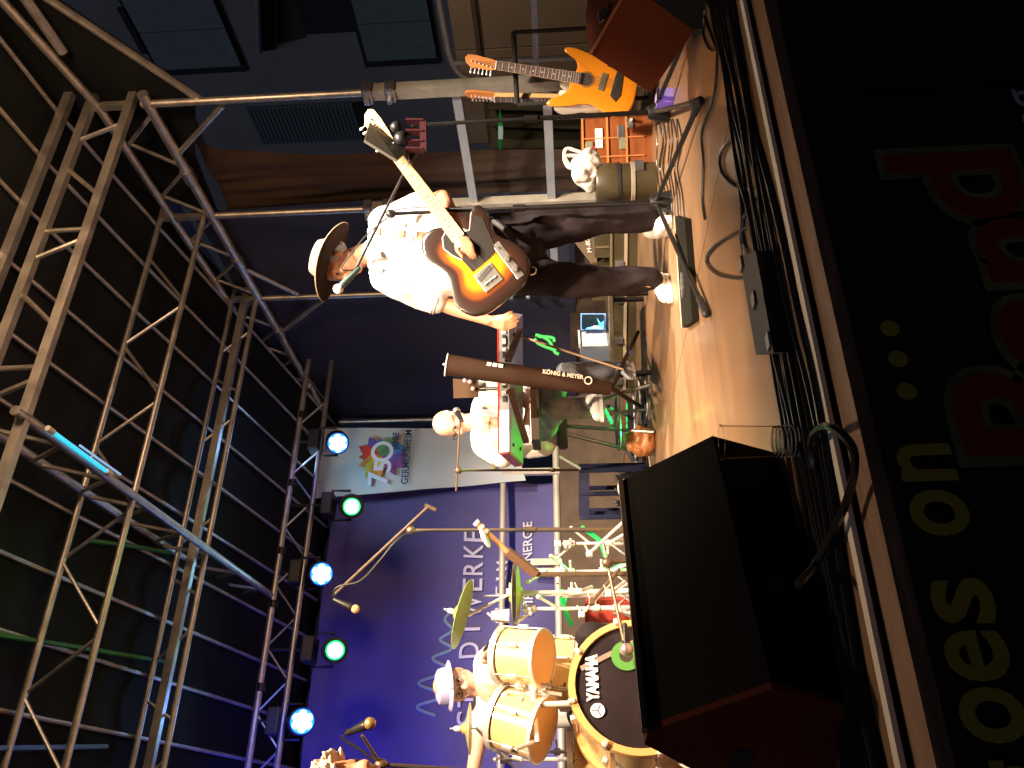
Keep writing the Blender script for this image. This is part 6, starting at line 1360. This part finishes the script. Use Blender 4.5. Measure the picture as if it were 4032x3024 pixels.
cable('power_cable', [cr_(1330, 560, z=.02), cr_(1320, 400, z=.03), cr_(1360, 320, z=.05), cr_(1440, 300, z=.06), cr_(1540, 370, z=.045), cr_(1598, 470, z=.03), cr_(1598, 600, z=.02), cr_(1560, 750, z=.015), cr_(1500, 900, z=.02), cr_(1430, 1040, z=.03), cr_(1340, 1200, z=.05), cr_(1230, 1330, z=.10)], .0085, CB, 'thick black cable arching over the stage edge beside the black monitor')
t = thing('cable_plug', 'silver jack plug lying at the end of a floor cable', 'plug', at(2960, 1020, z=.01)); MB().tube([at(2932, 985, z=.012), at(2945, 1022, z=.012)], .007).tube([at(2925, 965, z=.012), at(2932, 985, z=.012)], .004).build('shell', CHROME, t, smooth=True)
# case behind the russet monitor, purple light put in as colour and glow
c8 = px_box(3.9, 2590, 2650, 345, 400, .12, 0); t = thing('small_speaker', 'small box with painted purple light on the floor behind the russet monitor', 'box', c8[0]); MB().hexa(c8).build('body', mat('purple_glow_box', (.38, .30, .50), .5, emit=(.10, .04, .35), es=.8), t, ); MB().bar(c8[4], c8[5], .02, .008).build('lid', BLACKP, t)

# added green floor lamp behind the monitor, to wash the stands and the cymbal from below
fpn = dep(2440, 2170, 4.35); fpn = V(fpn.x, fpn.y, .10); fa = (cc_-fpn).normalized()
t = thing('added_floor_lamp', 'added small black floor lamp shining green up through the drum stands', 'stage light', V(fpn.x, fpn.y, 0))
MB().lathe([(.03, -.14), (.055, -.12), (.06, 0), (.056, .004), (.052, -.01)], 18, fpn, fa).build('housing', BLACKP, t, smooth=True)
MB().lathe([(.05, -.004), (.04, .002)], 18, fpn, fa).build('lens', grn, t)
MB().tube([V(fpn.x-.07, fpn.y, .01), V(fpn.x-.07, fpn.y, .1), V(fpn.x+.07, fpn.y, .1), V(fpn.x+.07, fpn.y, .01)], .008).build('yoke', BLACKM, t)
lamp('SPOT', 'green_floor_light', fpn+fa*.03, cc_, 34, (0, 1.0, .05), .04, 60, .6)

# extra chrome hardware crowding round the kit
def hardware(label, X, Y, D, ztop, arms, seed):
    random.seed(seed); f_ = dep(X, Y, D); t = thing('percussion_stand', label, 'stand', V(f_.x, f_.y, 0), 'chrome hardware round the drum kit')
    MB().tube([V(f_.x, f_.y, .12), V(f_.x, f_.y, ztop*.55)], .013).tube([V(f_.x, f_.y, ztop*.5), V(f_.x, f_.y, ztop)], .009).build('column', CHROME, t, smooth=True)
    for k in range(3):
        a = 2*PI*k/3+seed; MB().bar(V(f_.x, f_.y, .34), V(f_.x+.26*math.cos(a), f_.y+.26*math.sin(a), .014), .018, .006).bar(V(f_.x, f_.y, .14), V(f_.x+.15*math.cos(a), f_.y+.15*math.sin(a), .15), .016, .005).build('leg', CHROME, t)
        MB().ball(V(f_.x+.26*math.cos(a), f_.y+.26*math.sin(a), .014), .014, n=6).build('rubber_foot', RUBBER, t, smooth=True)
    for z in [ztop*.55, ztop]+[random.uniform(.3, ztop) for _ in range(3)]:
        c = V(f_.x, f_.y, z); a = random.uniform(0, 6); MB().lathe([(.018, -.018), (.021, .018)], 12, c).tube([c, c+V(.05*math.cos(a), .05*math.sin(a), .006)], .006).box(c+V(.055*math.cos(a), .055*math.sin(a), .006), (.012, .03, .012)).build('clamp', CHROME, t, smooth=True)
    for (X1, Y1, D1_) in arms:
        e_ = dep(X1, Y1, D1_); z = min(ztop, max(.3, e_.z-.1)); MB().tube([V(f_.x, f_.y, z), e_], .007).ball(e_, .013, n=6).build('arm', CHROME, t, smooth=True)
hardware('chrome stand left of the blue crate with two short arms', 2300, 2140, 4.5, .62, ((2190, 2200, 4.45), (2250, 2080, 4.5)), 1)
hardware('chrome stand between the hi-hat and the small tom', 2300, 2395, 4.15, .78, ((2035, 2450, 4.1), (2120, 2350, 4.1)), 2)
hardware('chrome stand just right of the hi-hat with a forked arm', 2300, 2250, 4.35, .70, ((2080, 2290, 4.3), (2170, 2190, 4.3)), 5)
hardware('chrome stand at the far left behind the floor tom', 2300, 2960, 4.5, .95, ((1950, 2990, 4.45),), 3)
t = thing('cowbell', 'small metal cowbell clamped beside the small tom', 'cowbell', dep(1985, 2420, 4.05)); c = dep(1990, 2425, 4.05)
MB().hexa([c+V(-.03, -.02, -.02), c+V(.03, -.02, -.02), c+V(.03, .03, -.02), c+V(-.03, .03, -.02), c+V(-.02, -.015, .07), c+V(.02, -.015, .07), c+V(.02, .02, .07), c+V(-.02, .02, .07)]).build('bell', STEEL, t); MB().tube([c+V(0, 0, .07), c+V(.02, .03, .09)], .006).build('bracket', CHROME, t)
